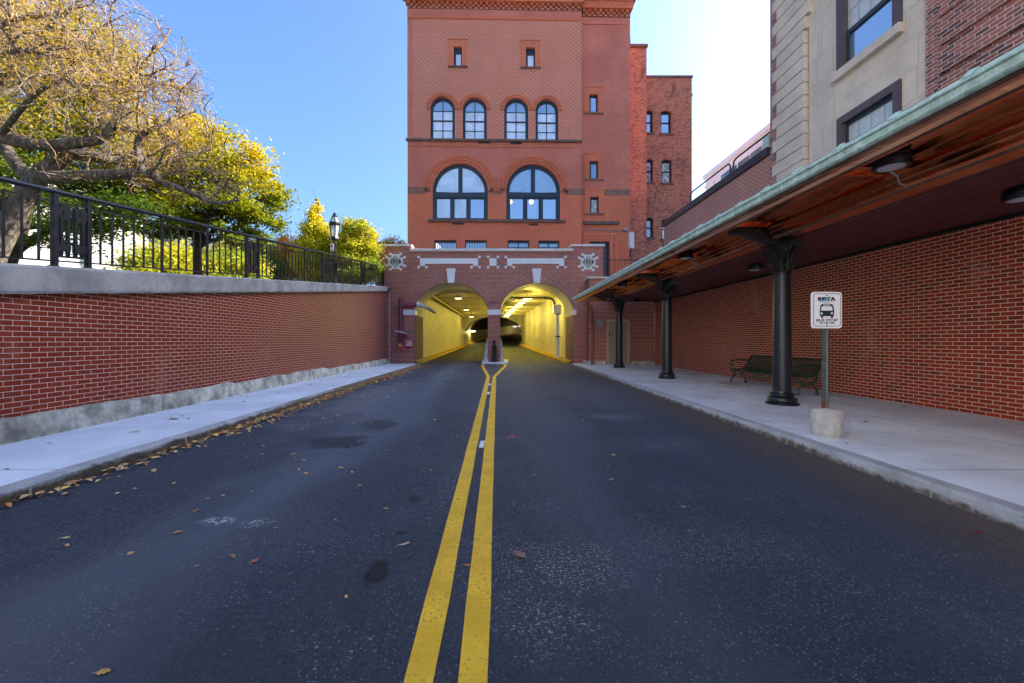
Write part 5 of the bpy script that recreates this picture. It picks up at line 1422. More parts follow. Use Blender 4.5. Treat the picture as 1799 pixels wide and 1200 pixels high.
obj('top_rail',MB().tube([(7.445,y0-.02,.795),(7.445,y1+.02,.795)],.02,8),M['benchgreen'],bn)
obj('front_rail',MB().tube([(6.785,y0-.02,.385),(6.785,y1+.02,.385)],.018,8),M['benchgreen'],bn)
obj('stretcher',MB().tube([(7.02,y0,.24),(7.02,y1,.24)],.02,8),M['benchgreen'],bn)
for y in (y0,y1):
    mb=MB(); r_=.022
    mb.tube([(7.45,y,.80),(7.34,y,.61),(7.25,y,.47),(7.16,y,.41),(7.0,y,.39),(6.85,y,.41),(6.78,y,.40)],r_,8)
    mb.tube([(6.80,y,.39),(6.86,y,.33),(6.92,y,.27),(7.02,y,.235),(7.12,y,.245),(7.20,y,.30),(7.26,y,.38),(7.28,y,.47)],r_,8)
    mb.tube([(6.98,y,.25),(6.90,y,.20),(6.84,y,.12),(6.83,y,.03)],[.02,.022,.024,.03],8)
    mb.tube([(7.10,y,.25),(7.19,y,.21),(7.25,y,.13),(7.26,y,.03)],[.02,.022,.024,.03],8)
    for x in (6.83,7.26): mb.lathe([(.055,.0),(.055,.012),(.035,.022),(.028,.05)],(x,y,0),12)
    obj('end_frame',mb,M['benchgreen'],bn)
    mb=MB().tube([(7.37,y,.66),(7.28,y,.665),(7.10,y,.675),(6.95,y,.665),(6.85,y,.63),(6.80,y,.57),(6.815,y,.51),(6.86,y,.485),(6.90,y,.51),(6.885,y,.545)],.019,8)
    obj('armrest',mb,M['benchgreen'],bn)
# ================================================================== BUS STOP SIGN
DS=5.55; SX=(1453-CX)/F*DS
bs=thing('bus_stop_sign','white bus stop sign on green post in a pale concrete block','bus stop sign',(SX,DS,0))
q=lambda x,y,d=0: P(x,y,DS+d)
mb=MB(); rr=random.Random(6); n=36; prof=[(.168,.0),(.176,.012),(.180,.10),(.186,.22),(.190,.315),(.184,.338),(.15,.345),(.06,.346),(.001,.345)]
vs=[]
for r_,z in prof:
    for k in range(n):
        a=2*pi*k/n; j=1+.025*sin(3*a+1)+rr.uniform(-.01,.01); zt=z*(1+.05*cos(a+2.3)) if z>.05 else z
        vs.append((SX+r_*j*cos(a),DS+r_*j*sin(a)*.9,zt))
mb.add(vs,[(i*n+k,i*n+(k+1)%n,(i+1)*n+(k+1)%n,(i+1)*n+k) for i in range(len(prof)-1) for k in range(n)],True)
obj('concrete_block',mb,M['post_base'],bs)
zb,zt=.34,fz(518,DS)
u=[(-.045,0),(-.045,.028),(-.02,.028),(-.014,-.002),(.014,-.002),(.02,.028),(.045,.028),(.045,0),(.03,.02),(.024,.022),(.018,-.010),(-.018,-.010),(-.024,.022),(-.03,.02)]
u=[(-.047,.012),(-.030,.012),(-.020,-.018),(.020,-.018),(.030,.012),(.047,.012),(.047,.018),(.026,.018),(.016,-.012),(-.016,-.012),(-.026,.018),(-.047,.018)]
mb=MB(); n=len(u); vs=[(SX+a,DS+.02+b,z) for z in (zb+.10,zt) for a,b in u]
mb.add(vs,[(i,(i+1)%n,n+(i+1)%n,n+i) for i in range(n)]); obj('post',mb,M['postgreen'],bs)
mb=MB(); vs=[(SX+a,DS+.02+b,z) for z in (zb-.03,zb+.10) for a,b in u]
mb.add(vs,[(i,(i+1)%n,n+(i+1)%n,n+i) for i in range(n)]); obj('rusty_foot',mb,M['rust'],bs)
mb=MB()
z=zb+.03
while z<fz(580,DS): mb.lathe([(.006,-.0005),(.006,.0005)],(SX-.001,DS+.0012,z),8,'y'); z+=.0254
obj('post_holes',mb,M['pale'],bs)
# sign plate
YS=DS-.012
x0,x1=q(1423,0).x,q(1477.5,0).x; z0,z1=q(0,577).z,q(0,513).z
def rrect(x0,x1,z0,z1,r_,n=6):
    pts=[]
    for cx_,cz_,a0 in ((x1-r_,z0+r_,-pi/2),(x1-r_,z1-r_,0),(x0+r_,z1-r_,pi/2),(x0+r_,z0+r_,pi)):
        pts+=[(cx_+r_*cos(a0+k/n*pi/2),cz_+r_*sin(a0+k/n*pi/2)) for k in range(n+1)]
    return pts
W,H=x1-x0,z1-z0
sg=obj('sign_plate',MB().slab((0,YS-.004,0),EU,EY if False else (0,0,1),rrect(x0,x1,z0,z1,.042),[],.004),M['signwhite'],bs)
X=lambda f_: x0+W*f_
Z=lambda f_: z1-H*f_
def art(name,shapes,m,d=.0015):
    mb=MB()
    for s_ in shapes:
        if isinstance(s_,tuple): mb.slab((0,YS-.004-d,0),EU,(0,0,1),s_[0],s_[1],d-.0004)
        else: mb.slab((0,YS-.004-d,0),EU,(0,0,1),s_,[],d-.0004)
    return obj(name,mb,m,sg)
bd=.0055
art('border',[(rrect(X(.082),X(.955),Z(.945),Z(.045),.034),[rrect(X(.082)+bd,X(.955)-bd,Z(.945)+bd,Z(.045)-bd,.029)])],M['signblack'])
bus=[(X(.29),Z(.665)),(X(.735),Z(.665)),(X(.745),Z(.50)),(X(.715),Z(.37)),(X(.69),Z(.345)),(X(.60),Z(.325)),(X(.42),Z(.325)),(X(.34),Z(.345)),(X(.31),Z(.37)),(X(.285),Z(.50))]
glassh=[(X(.325),Z(.515)),(X(.70),Z(.515)),(X(.68),Z(.395)),(X(.345),Z(.395))]
head=[(X(.40),Z(.375)),(X(.62),Z(.375)),(X(.62),Z(.348)),(X(.40),Z(.348))]
circ=lambda f1,f2,r_: [(X(f1)+r_*cos(a),Z(f2)+r_*sin(a)) for a in np.linspace(0,2*pi,14,endpoint=False)]
art('bus_symbol',[(bus,[glassh,head,circ(.345,.59,.014),circ(.672,.585,.014)]),[(X(.325),Z(.715)),(X(.395),Z(.715)),(X(.395),Z(.667)),(X(.325),Z(.667))],[(X(.635),Z(.715)),(X(.71),Z(.715)),(X(.71),Z(.667)),(X(.635),Z(.667))]],M['signteal'])
art('bolt_heads',[circ(.505,.095,.009),circ(.51,.915,.008)],M['signblack'],.003)
T=lambda fx_,fz_: Matrix.Translation((X(fx_),YS-.0058,Z(fz_))) @ FACE
text('lettering','BUS STOP',.047,M['signblack'],sg,T(.51,.782),.0008,.0011,1.34)
text('telephone_number','401-781-9400',.031,M['signblack'],sg,T(.515,.855),.0008,.0006,1.10)
# transit mark: a sloped-sided band of heavy letters with a blue wave through it
mb=text('transit_mark','RIPTA',.060,M['signblack'],sg,T(.50,.20),.0008,.0040,1.42)
wave=[(X(.30),Z(.255)),(X(.40),Z(.215)),(X(.48),Z(.165)),(X(.54),Z(.15)),(X(.60),Z(.165)),(X(.585),Z(.185)),(X(.56),Z(.20)),(X(.55),Z(.245)),(X(.45),Z(.25))]
art('blue_wave',[wave],M['signblue'],.0028)
art('gold_letter',[[(X(.66),Z(.24)),(X(.69),Z(.24)),(X(.74),Z(.155)),(X(.71),Z(.155))]],M['signgold'],.0028)
text('small_print','RHODE ISLAND PUBLIC TRANSIT AUTHORITY',.0095,M['signblack'],sg,T(.50,.277),.0006,.0002,1.0)

# ================================================================== LAMP POST
YLP=17.0; lx=fx(588,YLP)
lp=thing('street_lamp','black lantern street lamp behind the railing with small parking signs','street lamp',(lx,YLP,zu(YLP)))
zz=lambda y_: fz(y_,YLP)
gz=zu(YLP)-.15
mb=MB().lathe([(.15,gz),(.15,gz+.25),(.10,gz+.35),(.095,zz(466)),(.11,zz(465)),(.11,zz(463)),(.065,zz(461)),(.06,zz(430)),(.085,zz(428)),(.085,zz(426)),(.05,zz(425)),(.05,zz(421))],(lx,YLP,0),16); obj('post',mb,M['iron'],lp)
def prism(r0,z0_,r1,z1_,n=6):
    mb=MB(); vs=[(lx+r0*cos(a),YLP+r0*sin(a),z0_) for a in np.arange(n)*2*pi/n]+[(lx+r1*cos(a),YLP+r1*sin(a),z1_) for a in np.arange(n)*2*pi/n]
    return mb.add(vs,[(i,(i+1)%n,n+(i+1)%n,n+i) for i in range(n)]+[tuple(reversed(range(n))),tuple(range(n,2*n))])
ga=G('lantern_glass'); ga.P(Base_Color=(.75,.72,.60),Roughness=.15,Alpha=.55)
obj('lower_glass',prism(.135,zz(416),.20,zz(397)),ga.m,lp); obj('upper_glass',prism(.19,zz(391),.10,zz(381)),ga.m,lp)
mb=MB()
for a in np.arange(6)*pi/3:
    p=lambda r_,y_: (lx+r_*cos(a),YLP+r_*sin(a),zz(y_))
    mb.tube([p(.14,417),p(.205,397)],.014,5); mb.tube([p(.20,391),p(.105,381)],.014,5)
mb.lathe([(.15,zz(421)),(.16,zz(418)),(.145,zz(416))],(lx,YLP,0),6); mb.lathe([(.21,zz(397)),(.245,zz(395)),(.245,zz(392.5)),(.2,zz(391))],(lx,YLP,0),6)
mb.lathe([(.11,zz(381.5)),(.12,zz(380)),(.06,zz(378)),(.06,zz(376.5)),(.075,zz(376)),(.06,zz(374.5)),(.001,zz(373.5))],(lx,YLP,0),10)
obj('lantern_cage',mb,M['iron'],lp)
sx=fx(586,YLP)
o=obj('sign_plate',MB().box(sx-.075,sx+.055,YLP-.125,YLP-.118,zz(441.5),zz(429)),M['signwhite'],lp)
obj('red_lettering',MB().box(sx-.05,sx+.03,YLP-.128,YLP-.1255,zz(436),zz(433)).box(sx-.05,sx+.03,YLP-.128,YLP-.1255,zz(440.5),zz(438.5)).box(sx-.03,sx+.01,YLP-.128,YLP-.1255,zz(432.3),zz(430)),M['red'],o)
t=thing('sign_post','thin post with pale sign near the upper end of the railing','sign post',(fx(660.5,22),22.4,zu(22.4)))
obj('post',MB().tube([P(660,500,22.4),P(660,469,22.4)],.03,8),M['iron'],t); a,b=P(661,496,22.35),P(665,483,22.35)
obj('plate',MB().box(a.x,b.x,a.y-.01,a.y,a.z,b.z),M['signwhite'],t)

# ================================================================== TREES
def leafmat(name,stops,trans=.45,zlo=None,zhi=None,zk=.35,nsc=.5):
    g=G(name); uv=g.sep(g.co('UV')); geo=g.n('ShaderNodeNewGeometry').outputs['Position']
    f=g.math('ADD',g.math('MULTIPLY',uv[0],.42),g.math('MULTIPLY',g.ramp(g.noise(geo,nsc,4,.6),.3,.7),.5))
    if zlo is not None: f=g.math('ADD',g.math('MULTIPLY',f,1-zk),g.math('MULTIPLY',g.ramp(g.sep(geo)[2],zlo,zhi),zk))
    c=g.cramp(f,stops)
    g.P(Base_Color=c,Roughness=.5,Specular_IOR_Level=.3)
    tr=g.n('ShaderNodeBsdfTranslucent'); g.set(tr.inputs[0],c)
    mx=g.n('ShaderNodeMixShader'); mx.inputs[0].default_value=trans
    g.t.links.new(g.b.outputs[0],mx.inputs[1]); g.t.links.new(tr.outputs[0],mx.inputs[2]); g.t.links.new(mx.outputs[0],g.out.inputs[0])
    return g.m
def leaves(name,pos,size,m,parent,flat=.0,asp=.62,lit=None):
    n=len(pos)
    a=rng.normal(size=(n,3)); a/=np.linalg.norm(a,axis=1)[:,None]
    nz=rng.normal(size=(n,3)); nz[:,2]+=flat*np.sign(nz[:,2]+1e-9); nz/=np.linalg.norm(nz,axis=1)[:,None]
    u=np.cross(a,nz); u/=np.linalg.norm(u,axis=1)[:,None]+1e-9; v=np.cross(nz,u)
    s=size*rng.uniform(.6,1.35,(n,1))
    V=np.stack([pos-u*s*.5, pos+v*s*asp*.5-u*s*.05+nz*s*.08, pos+u*s*.55, pos-v*s*asp*.5-u*s*.05+nz*s*.08],1).reshape(-1,3)
    Fq=np.arange(4*n).reshape(n,4)
    r=rng.random(n); uv=np.repeat(np.stack([r,rng.random(n)],1),4,0)
    return npmesh(name,V,Fq,m,parent,uv)
def tubes(name,paths,m,parent,n=5):
    """paths: list of (pts array k x 3, radii k)"""
    Vs=[];Fs=[];b=0
    an=np.arange(n)*2*pi/n
    for pts,rad in paths:
        pts=np.asarray(pts,float); rad=np.asarray(rad,float)
        d=np.gradient(pts,axis=0); d/=np.linalg.norm(d,axis=1)[:,None]+1e-9
        ref=np.array([.31,.52,.79]); x=np.cross(d,ref); x/=np.linalg.norm(x,axis=1)[:,None]+1e-9; y=np.cross(d,x)
        ring=pts[:,None,:]+rad[:,None,None]*(x[:,None,:]*np.cos(an)[None,:,None]+y[:,None,:]*np.sin(an)[None,:,None])
        Vs.append(ring.reshape(-1,3)); k=len(pts)
        i=np.arange(k-1)[:,None]*n; j=np.arange(n)[None,:]; j2=(j+1)%n
        Fs.append(np.stack([i+j,i+j2,i+n+j2,i+n+j],-1).reshape(-1,4)+b); b+=k*n
    return npmesh(name,np.concatenate(Vs),np.concatenate(Fs),m,parent,None,True)
def wig(p0,d,L,k,amp,grav=0.0):
    p=np.array(p0,float); d=np.array(d,float); d/=np.linalg.norm(d); out=[p.copy()]
    for i in range(k):
        d=d+rng.normal(size=3)*amp+np.array([0,0,-grav]); d/=np.linalg.norm(d); p=p+d*L/k; out.append(p.copy())
    return np.array(out)
g=G('bark'); co=g.co(); f=g.noise(g.vscale(co,(9,9,1.6)),1.6,7,.7)
M['bark']=g.P(Base_Color=g.mix(g.ramp(f,.35,.65),(.055,.042,.032),(.26,.21,.165)),Roughness=.9,Normal=g.bump(f,.05))
M['darkbark']=plain('dark_bark',(.05,.035,.025),.9,var=.4,bump=.01)
M['twig']=plain('pale_grey_twig',(.36,.235,.14),.8,var=.35,scale=1.5)
M['pod']=plain('brown_seed_pod',(.10,.045,.028),.6,var=.35)

def crown_tree(name,lab,base,trunk_h,blobs,nleaf,size,m,flat=.5,limbs=9,tr=.16,sub=9,spread=.26,cat='tree'):
    """blobs: list of (centre, radii) that make up an uneven crown; leaves gather in clumps inside"""
    t=thing(name,lab,cat,base)
    base=np.array(base,float); paths=[]
    top=base+np.array([0,0,trunk_h])
    tp=wig(base-np.array([0,0,.3]),(0,0,1),trunk_h+.3,6,.05); paths.append((tp,np.linspace(tr,tr*.7,7)))
    fork=tp[-1]
    pos=[]; vols=np.array([np.prod(r_) for _,r_ in blobs]); vols=vols**.75/ (vols**.75).sum()
    for (c,r_),vv in zip(blobs,vols):
        c=np.array(c,float); r_=np.array(r_,float)
        d=c-fork
        bp=np.array([fork+(d)*s_+np.array([0,0,.25*sin(pi*s_)])*np.linalg.norm(d)*.3+rng.normal(size=3)*.08 for s_ in np.linspace(0,1,7)])
        paths.append((bp,np.linspace(tr*.5,tr*.12,7)))
        ncl=max(6,int(sub*vv*len(blobs)*4)); nl=int(nleaf*vv/ncl)
        for k in range(ncl):
            q=rng.normal(size=3); q/=np.linalg.norm(q); q*=rng.uniform(.35,1.0)**.5
            cc=c+q*r_
            s_=spread*rng.uniform(.6,1.5)*min(r_)
            w3=np.array([1.25,1.25,.55 if flat>.3 else .95])
            pos.append(cc+rng.normal(size=(nl,3))*s_*w3)
            if k%2==0:
                b0=bp[rng.integers(3,7)]; mid=(b0+cc)/2+rng.normal(size=3)*.15
                paths.append((np.array([b0,mid,cc,cc+(cc-mid)*.5]),np.linspace(tr*.13,.006,4)))
    pos=np.concatenate(pos)
    tubes('trunk',paths[:1],M['darkbark'],t,9)
    tubes('limbs',paths[1:],M['darkbark'],t,5)
    leaves('crown',pos,size,m,t,flat)
    return t
GR,YG,YE,OR,BR=(.040,.075,.008),(.16,.19,.012),(.52,.34,.012),(.58,.23,.012),(.24,.075,.02)
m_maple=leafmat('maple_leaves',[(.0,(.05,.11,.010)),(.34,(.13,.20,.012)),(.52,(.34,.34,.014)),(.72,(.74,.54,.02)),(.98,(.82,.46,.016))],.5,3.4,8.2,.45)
m_gold=leafmat('gold_leaflets',[(.0,(.22,.17,.02)),(.3,(.40,.32,.02)),(.6,(.70,.44,.02)),(.85,(.80,.50,.03)),(1,(.30,.32,.03))],.5)
m_green=leafmat('green_yellow_leaves',[(.0,(.10,.19,.02)),(.35,(.30,.38,.025)),(.65,(.62,.55,.03)),(1,(.75,.55,.03))],.5,None)
m_gink=leafmat('ginkgo_leaves',[(.0,(.24,.30,.015)),(.3,(.50,.48,.02)),(.65,(.78,.62,.025)),(1,(.85,.64,.04))],.5,3,10,.3)
m_orange=leafmat('orange_leaves',[(.0,(.45,.32,.015)),(.4,(.80,.44,.015)),(.8,(.85,.33,.014)),(1,(.6,.16,.01))],.5)
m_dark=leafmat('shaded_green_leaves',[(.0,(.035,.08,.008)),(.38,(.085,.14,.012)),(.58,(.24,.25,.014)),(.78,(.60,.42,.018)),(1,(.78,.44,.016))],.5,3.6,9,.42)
def B3(px_,py_,Y,rx,ry,rz): return (tuple(P(px_,py_,Y)),(rx,ry,rz))
def tb_(px_,Y): x=fx(px_,Y); return (x,Y,zu(Y))
# big yellow-green maple behind the middle of the railing
Ym=14.0
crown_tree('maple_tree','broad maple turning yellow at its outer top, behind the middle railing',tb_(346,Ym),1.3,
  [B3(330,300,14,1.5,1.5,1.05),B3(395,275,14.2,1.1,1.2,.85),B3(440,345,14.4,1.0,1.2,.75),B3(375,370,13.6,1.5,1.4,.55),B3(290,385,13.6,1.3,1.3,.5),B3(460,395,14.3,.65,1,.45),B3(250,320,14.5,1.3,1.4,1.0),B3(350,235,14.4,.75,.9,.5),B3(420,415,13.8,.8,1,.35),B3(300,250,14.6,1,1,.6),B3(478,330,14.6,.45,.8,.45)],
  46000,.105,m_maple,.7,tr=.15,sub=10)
# darker maple on the left behind the leaning locust
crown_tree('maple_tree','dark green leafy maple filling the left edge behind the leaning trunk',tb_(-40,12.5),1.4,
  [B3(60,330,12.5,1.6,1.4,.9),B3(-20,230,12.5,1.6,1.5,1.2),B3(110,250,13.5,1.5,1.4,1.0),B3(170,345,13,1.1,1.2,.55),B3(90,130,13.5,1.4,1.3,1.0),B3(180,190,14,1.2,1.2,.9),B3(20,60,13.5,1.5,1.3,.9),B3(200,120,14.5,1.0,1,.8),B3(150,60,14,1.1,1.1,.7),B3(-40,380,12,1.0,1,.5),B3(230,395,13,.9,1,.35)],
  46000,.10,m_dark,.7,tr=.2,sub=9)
# columnar ginkgo and rounded trees farther up the hill
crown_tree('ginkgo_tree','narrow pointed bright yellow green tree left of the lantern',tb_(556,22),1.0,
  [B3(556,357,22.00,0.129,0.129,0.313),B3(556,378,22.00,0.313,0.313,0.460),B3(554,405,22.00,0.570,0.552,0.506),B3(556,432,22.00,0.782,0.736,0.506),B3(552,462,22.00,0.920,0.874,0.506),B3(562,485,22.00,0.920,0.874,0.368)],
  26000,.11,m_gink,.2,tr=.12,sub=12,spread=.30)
crown_tree('rounded_tree','rounded bright yellow green tree right of the lantern',tb_(628,22),1.2,
  [B3(622,398,22.00,0.506,0.552,0.386),B3(640,412,22.00,0.598,0.644,0.423),B3(608,420,22.00,0.552,0.644,0.423),B3(628,438,22.00,0.846,0.828,0.460),B3(652,436,22.00,0.423,0.552,0.340),B3(610,460,21.80,0.764,0.828,0.423),B3(648,468,22.00,0.644,0.736,0.423),B3(625,485,21.60,0.920,0.828,0.368)],
  26000,.105,m_green,.2,tr=.12,sub=11,spread=.30)
crown_tree('orange_tree','small orange tree behind the large maple, left of the pointed tree',tb_(515,30),.8,
  [B3(515,430,30,.9,.9,.6),B3(500,455,30,1.0,1,.7),B3(525,470,30,1.0,1,.6),B3(495,485,29,1.2,1,.5)],14000,.12,m_orange,.2,tr=.1,sub=8,spread=.32)
crown_tree('orange_tree','orange and yellow tree top peeping over the left end of the portal',tb_(690,40),1.5,
  [B3(690,432,40,1.3,1.2,.6),B3(672,440,40,1.3,1.2,.7),B3(712,440,40,1.0,1,.5),B3(660,470,38,1.6,1.3,1.0)],12000,.14,m_orange,.2,tr=.12,sub=8,spread=.32)
crown_tree('orange_tree','low orange shrubby tree just right of the lantern post',tb_(603,27.5),.8,
  [B3(600,445,27.5,.5,.6,.6),B3(604,470,27.5,.7,.7,.6)],7000,.11,m_orange,.2,tr=.08,sub=8,spread=.32)
fill=[(285,462,17.5,m_green,'leafy green bush tree in front of the pale hall end',1.1,.75),(335,470,19,m_maple,'yellow green bush tree left of the maple trunk behind the railing',1.1,.7),(405,470,18.5,m_green,'low bright bush tree right of the maple trunk behind the railing',1.0,.6),(245,458,34,m_green,'yellow green shrub tree seen through the railing beside the pale hall',2.2,1.3),(300,462,30,m_maple,'leafy undergrowth tree through the railing left of the maple trunk',1.6,1.0),(395,455,32,m_orange,'orange undergrowth tree through the railing right of the maple trunk',1.9,1.2),(450,462,28,m_dark,'dark green undergrowth tree behind the second railing panel',1.5,1.0),(420,430,38,m_maple,'far yellow tree behind the maple trunk',2.4,1.4),(585,478,36,m_dark,'dark shrub tree behind the lantern base',2.0,.8),(480,440,40,m_green,'far green tree behind the orange tree',2.4,1.4)]
for px_,py_,Y_,m_,lb_,r_,h_ in fill:
    x_=fx(px_,Y_)
    crown_tree('undergrowth_tree',lb_,(x_,Y_,zu(Y_)),.6,[B3(px_,py_,Y_,r_,r_,h_),B3(px_-24,py_+14,Y_,r_*.8,r_*.8,h_*.8),B3(px_+26,py_+10,Y_-.5,r_*.8,r_*.8,h_*.8),B3(px_+6,py_+30,Y_-1,r_*1.2,r_,h_*.6)],11000,.13,m_,.3,tr=.1,sub=7,spread=.34)

# leaning honey locust, nearly bare, in front
Yh=8.6
hl=thing('locust_tree','leaning grey barked tree with bare twigs and dark seed pods at top left','tree',(fx(-25,Yh),Yh,zu(Yh)))
def LP(pts): return np.array([P(a,b,c) for a,b,c in pts])
def smooth(p,k=5):
    out=[]
    for i in range(len(p)-1):
        p0,p1,p2,p3=p[max(0,i-1)],p[i],p[i+1],p[min(len(p)-1,i+2)]
        for t_ in np.arange(k)/k:
            out.append(.5*((2*p1)+(-p0+p2)*t_+(2*p0-5*p1+4*p2-p3)*t_**2+(-p0+3*p1-3*p2+p3)*t_**3))
    out.append(p[-1]); return np.array(out)
S8=F/Yh
limb=[]
def L_(pts,r0,r1): 
    p=smooth(LP(pts)); limb.append((p,np.linspace(r0,r1,len(p))*(1+.08*rng.normal(size=len(p)).cumsum()*0)))
trunk=[(-26,500,8.6),(-12,455,8.6),(8,412,8.6),(34,362,8.6),(62,318,8.6),(74,304,8.6)]
p=smooth(LP(trunk)); trunk_path=(p,np.linspace(.20,.165,len(p)))
L_([(70,308,8.6),(100,285,8.6),(121,270,8.6),(175,278,8.8),(235,285,9.2),(300,280,9.6),(370,262,10)],.17,.03)
L_([(70,310,8.6),(110,312,8.5),(150,309,8.5),(200,307,8.3),(252,303,8.2),(290,322,8.4),(340,340,8.6),(372,356,8.8),(420,352,9.2)],.14,.02)
L_([(250,305,8.2),(246,285,8.2),(241,255,8.2),(250,237,8.2),(270,226,8.2),(296,212,8.3),(330,185,8.6)],.085,.02)
L_([(60,322,8.6),(38,298,8.6),(15,270,8.6),(0,240,8.7),(-30,225,8.8)],.13,.08)
L_([(-40,230,8.2),(0,240,8.2),(40,250,8.2),(85,256,8.2),(130,252,8.2),(175,244,8.2),(197,222,8.2),(206,190,8.2),(207,160,8.2),(202,132,8.2),(198,100,8.3),(215,70,8.6)],.135,.03)
L_([(206,150,8.2),(235,130,8.2),(262,100,8.4),(285,75,8.6),(300,50,8.8)],.05,.015)
L_([(206,130,8.2),(250,145,8.6),(300,150,9),(345,160,9.4)],.045,.012)
L_([(-30,225,8.8),(-10,170,8.6),(20,120,8.5),(60,70,8.4),(110,30,8.4),(150,-10,8.6)],.09,.03)
L_([(-30,225,8.8),(-60,150,8.0),(-50,70,7.6),(-20,0,7.4),(20,-60,7.4)],.10,.04)
L_([(0,240,8.2),(30,200,7.6),(70,160,7.2),(120,140,7.1),(170,160,7.2)],.06,.012)
L_([(-10,170,8.6),(40,150,9),(100,110,9.4),(160,60,9.6),(210,30,9.8)],.055,.015)
L_([(-60,150,8),(-20,110,7.2),(30,90,6.9),(90,100,6.8),(130,150,6.8)],.05,.012)
L_([(-50,70,7.6),(10,40,7.2),(70,30,7),(120,50,6.9)],.05,.012)
tubes('trunk',[trunk_path],M['bark'],hl,12)
tubes('limbs',limb,M['bark'],hl,9)
# twigs inside the outline the crown shows
out_poly=[(-200,-200),(215,-30),(255,10),(300,40),(335,85),(362,130),(392,160),(372,185),(385,215),(440,262),(425,300),(450,345),(400,372),(330,352),(260,330),(190,332),(90,305),(40,300),(0,330),(-200,330)]
def inside(p):
    x=CX+p[0]/p[1]*F; y=HY-(p[2]-EYE)/p[1]*F; c=False; n=len(out_poly)
    for i in range(n):
        (x1,y1_),(x2,y2)=out_poly[i],out_poly[(i+1)%n]
        if (y1_>y)!=(y2>y) and x<(x2-x1)*(y-y1_)/(y2-y1_)+x1: c=not c
    return c
tw=[]; tips=[]; lvl1=[]
weights=[7,13,8,3,13,9,7,11,9,9,10,9,9]
for (p,r_),wt in zip(limb,weights):
    for k in range(int(wt*1.5)):
        i=rng.integers(len(p)//4,len(p)); d=p[min(i+1,len(p)-1)]-p[max(i-1,0)]; d/=np.linalg.norm(d)+1e-9
        d=d*.7+rng.normal(size=3)*.75+np.array([.35,0,.15]); q=wig(p[i],d,rng.uniform(.6,1.5),7,.30,-.02)
        if not inside(q[-1]): continue
        r0=min(r_[i]*.55,.026); lvl1.append((q,np.linspace(r0,.007,8)))
lvl2=[]
for q,r_ in lvl1+[(p,r_) for p,r_ in limb]:
    for k in range(6):
        i=rng.integers(1,len(q)); d=q[i]-q[i-1]; d/=np.linalg.norm(d)+1e-9
        d=d*.6+rng.normal(size=3)*.7+np.array([.2,0,-.02]); z=wig(q[i],d,rng.uniform(.3,.85),6,.34,.05)
        if inside(z[-1]): lvl2.append((z,np.linspace(min(r_[i]*.6,.009),.0034,7)))
lvl3=[]
for q,r_ in lvl2:
    for k in range(3):
        i=rng.integers(1,len(q)); d=(q[i]-q[i-1]); d/=np.linalg.norm(d)+1e-9
        d=d*.7+rng.normal(size=3)*.65; z=wig(q[i],d,rng.uniform(.12,.42),4,.3,.06)
        if inside(z[-1]): lvl3.append((z,np.linspace(.0038,.0022,5))); tips.append(z[-1])
print('twigs',len(lvl1),len(lvl2),len(lvl3))
tubes('branches',lvl1,M['bark'],hl,5); tubes('twigs',lvl2+lvl3,M['twig'],hl,3)
tips=np.array(tips)
sel=tips[rng.random(len(tips))<.62]
pos=(sel[:,None,:]+rng.normal(size=(len(sel),5,3))*.09).reshape(-1,3)
leaves('yellow_leaflets',pos,.05,m_gold,hl,.2,.4)
pod=[]
lowt=tips[rng.random(len(tips))<.05]
for p in lowt:
    for k in range(2):
        a=rng.uniform(0,2*pi); L=rng.uniform(.14,.26)
        pod.append((np.array([p+np.array([.05*sin(3*s_+a),.05*cos(2.5*s_+a),-L*s_]) for s_ in np.linspace(0,1,6)]),np.array([.004,.011,.013,.013,.011,.003])))
for pp_ in pod[:99]: tubes('seed_pod',[pp_],M['pod'],hl,4)
# second dark leaning stem in front of the hall
ds=thing('dark_tree','dark slanting bare stems behind the railing at the left edge','tree',(fx(5,11),11,zu(11)))
Y_=11
pp=[(LP([(0,480,Y_),(14,448,Y_),(30,410,Y_),(45,370,Y_),(55,330,Y_)]),np.array([.26,.22,.19,.15,.12])),(LP([(6,470,Y_),(30,440,Y_),(60,420,Y_),(95,400,Y_),(135,388,Y_),(200,372,Y_)]),np.array([.13,.12,.10,.07,.05,.02]))]
tubes('stems',[(smooth(p),np.interp(np.linspace(0,1,len(smooth(p))),np.linspace(0,1,len(r_)),r_)) for p,r_ in pp],M['darkbark'],ds,9)
pos=np.concatenate([np.array(P(a,b,Y_))+rng.normal(size=(900,3))*np.array([.38,.5,.10]) for a,b in ((110,392),(150,405),(200,372),(95,425),(235,360),(60,345),(180,390))])
leaves('leaf_sprays',pos,.09,m_dark,ds,.8)

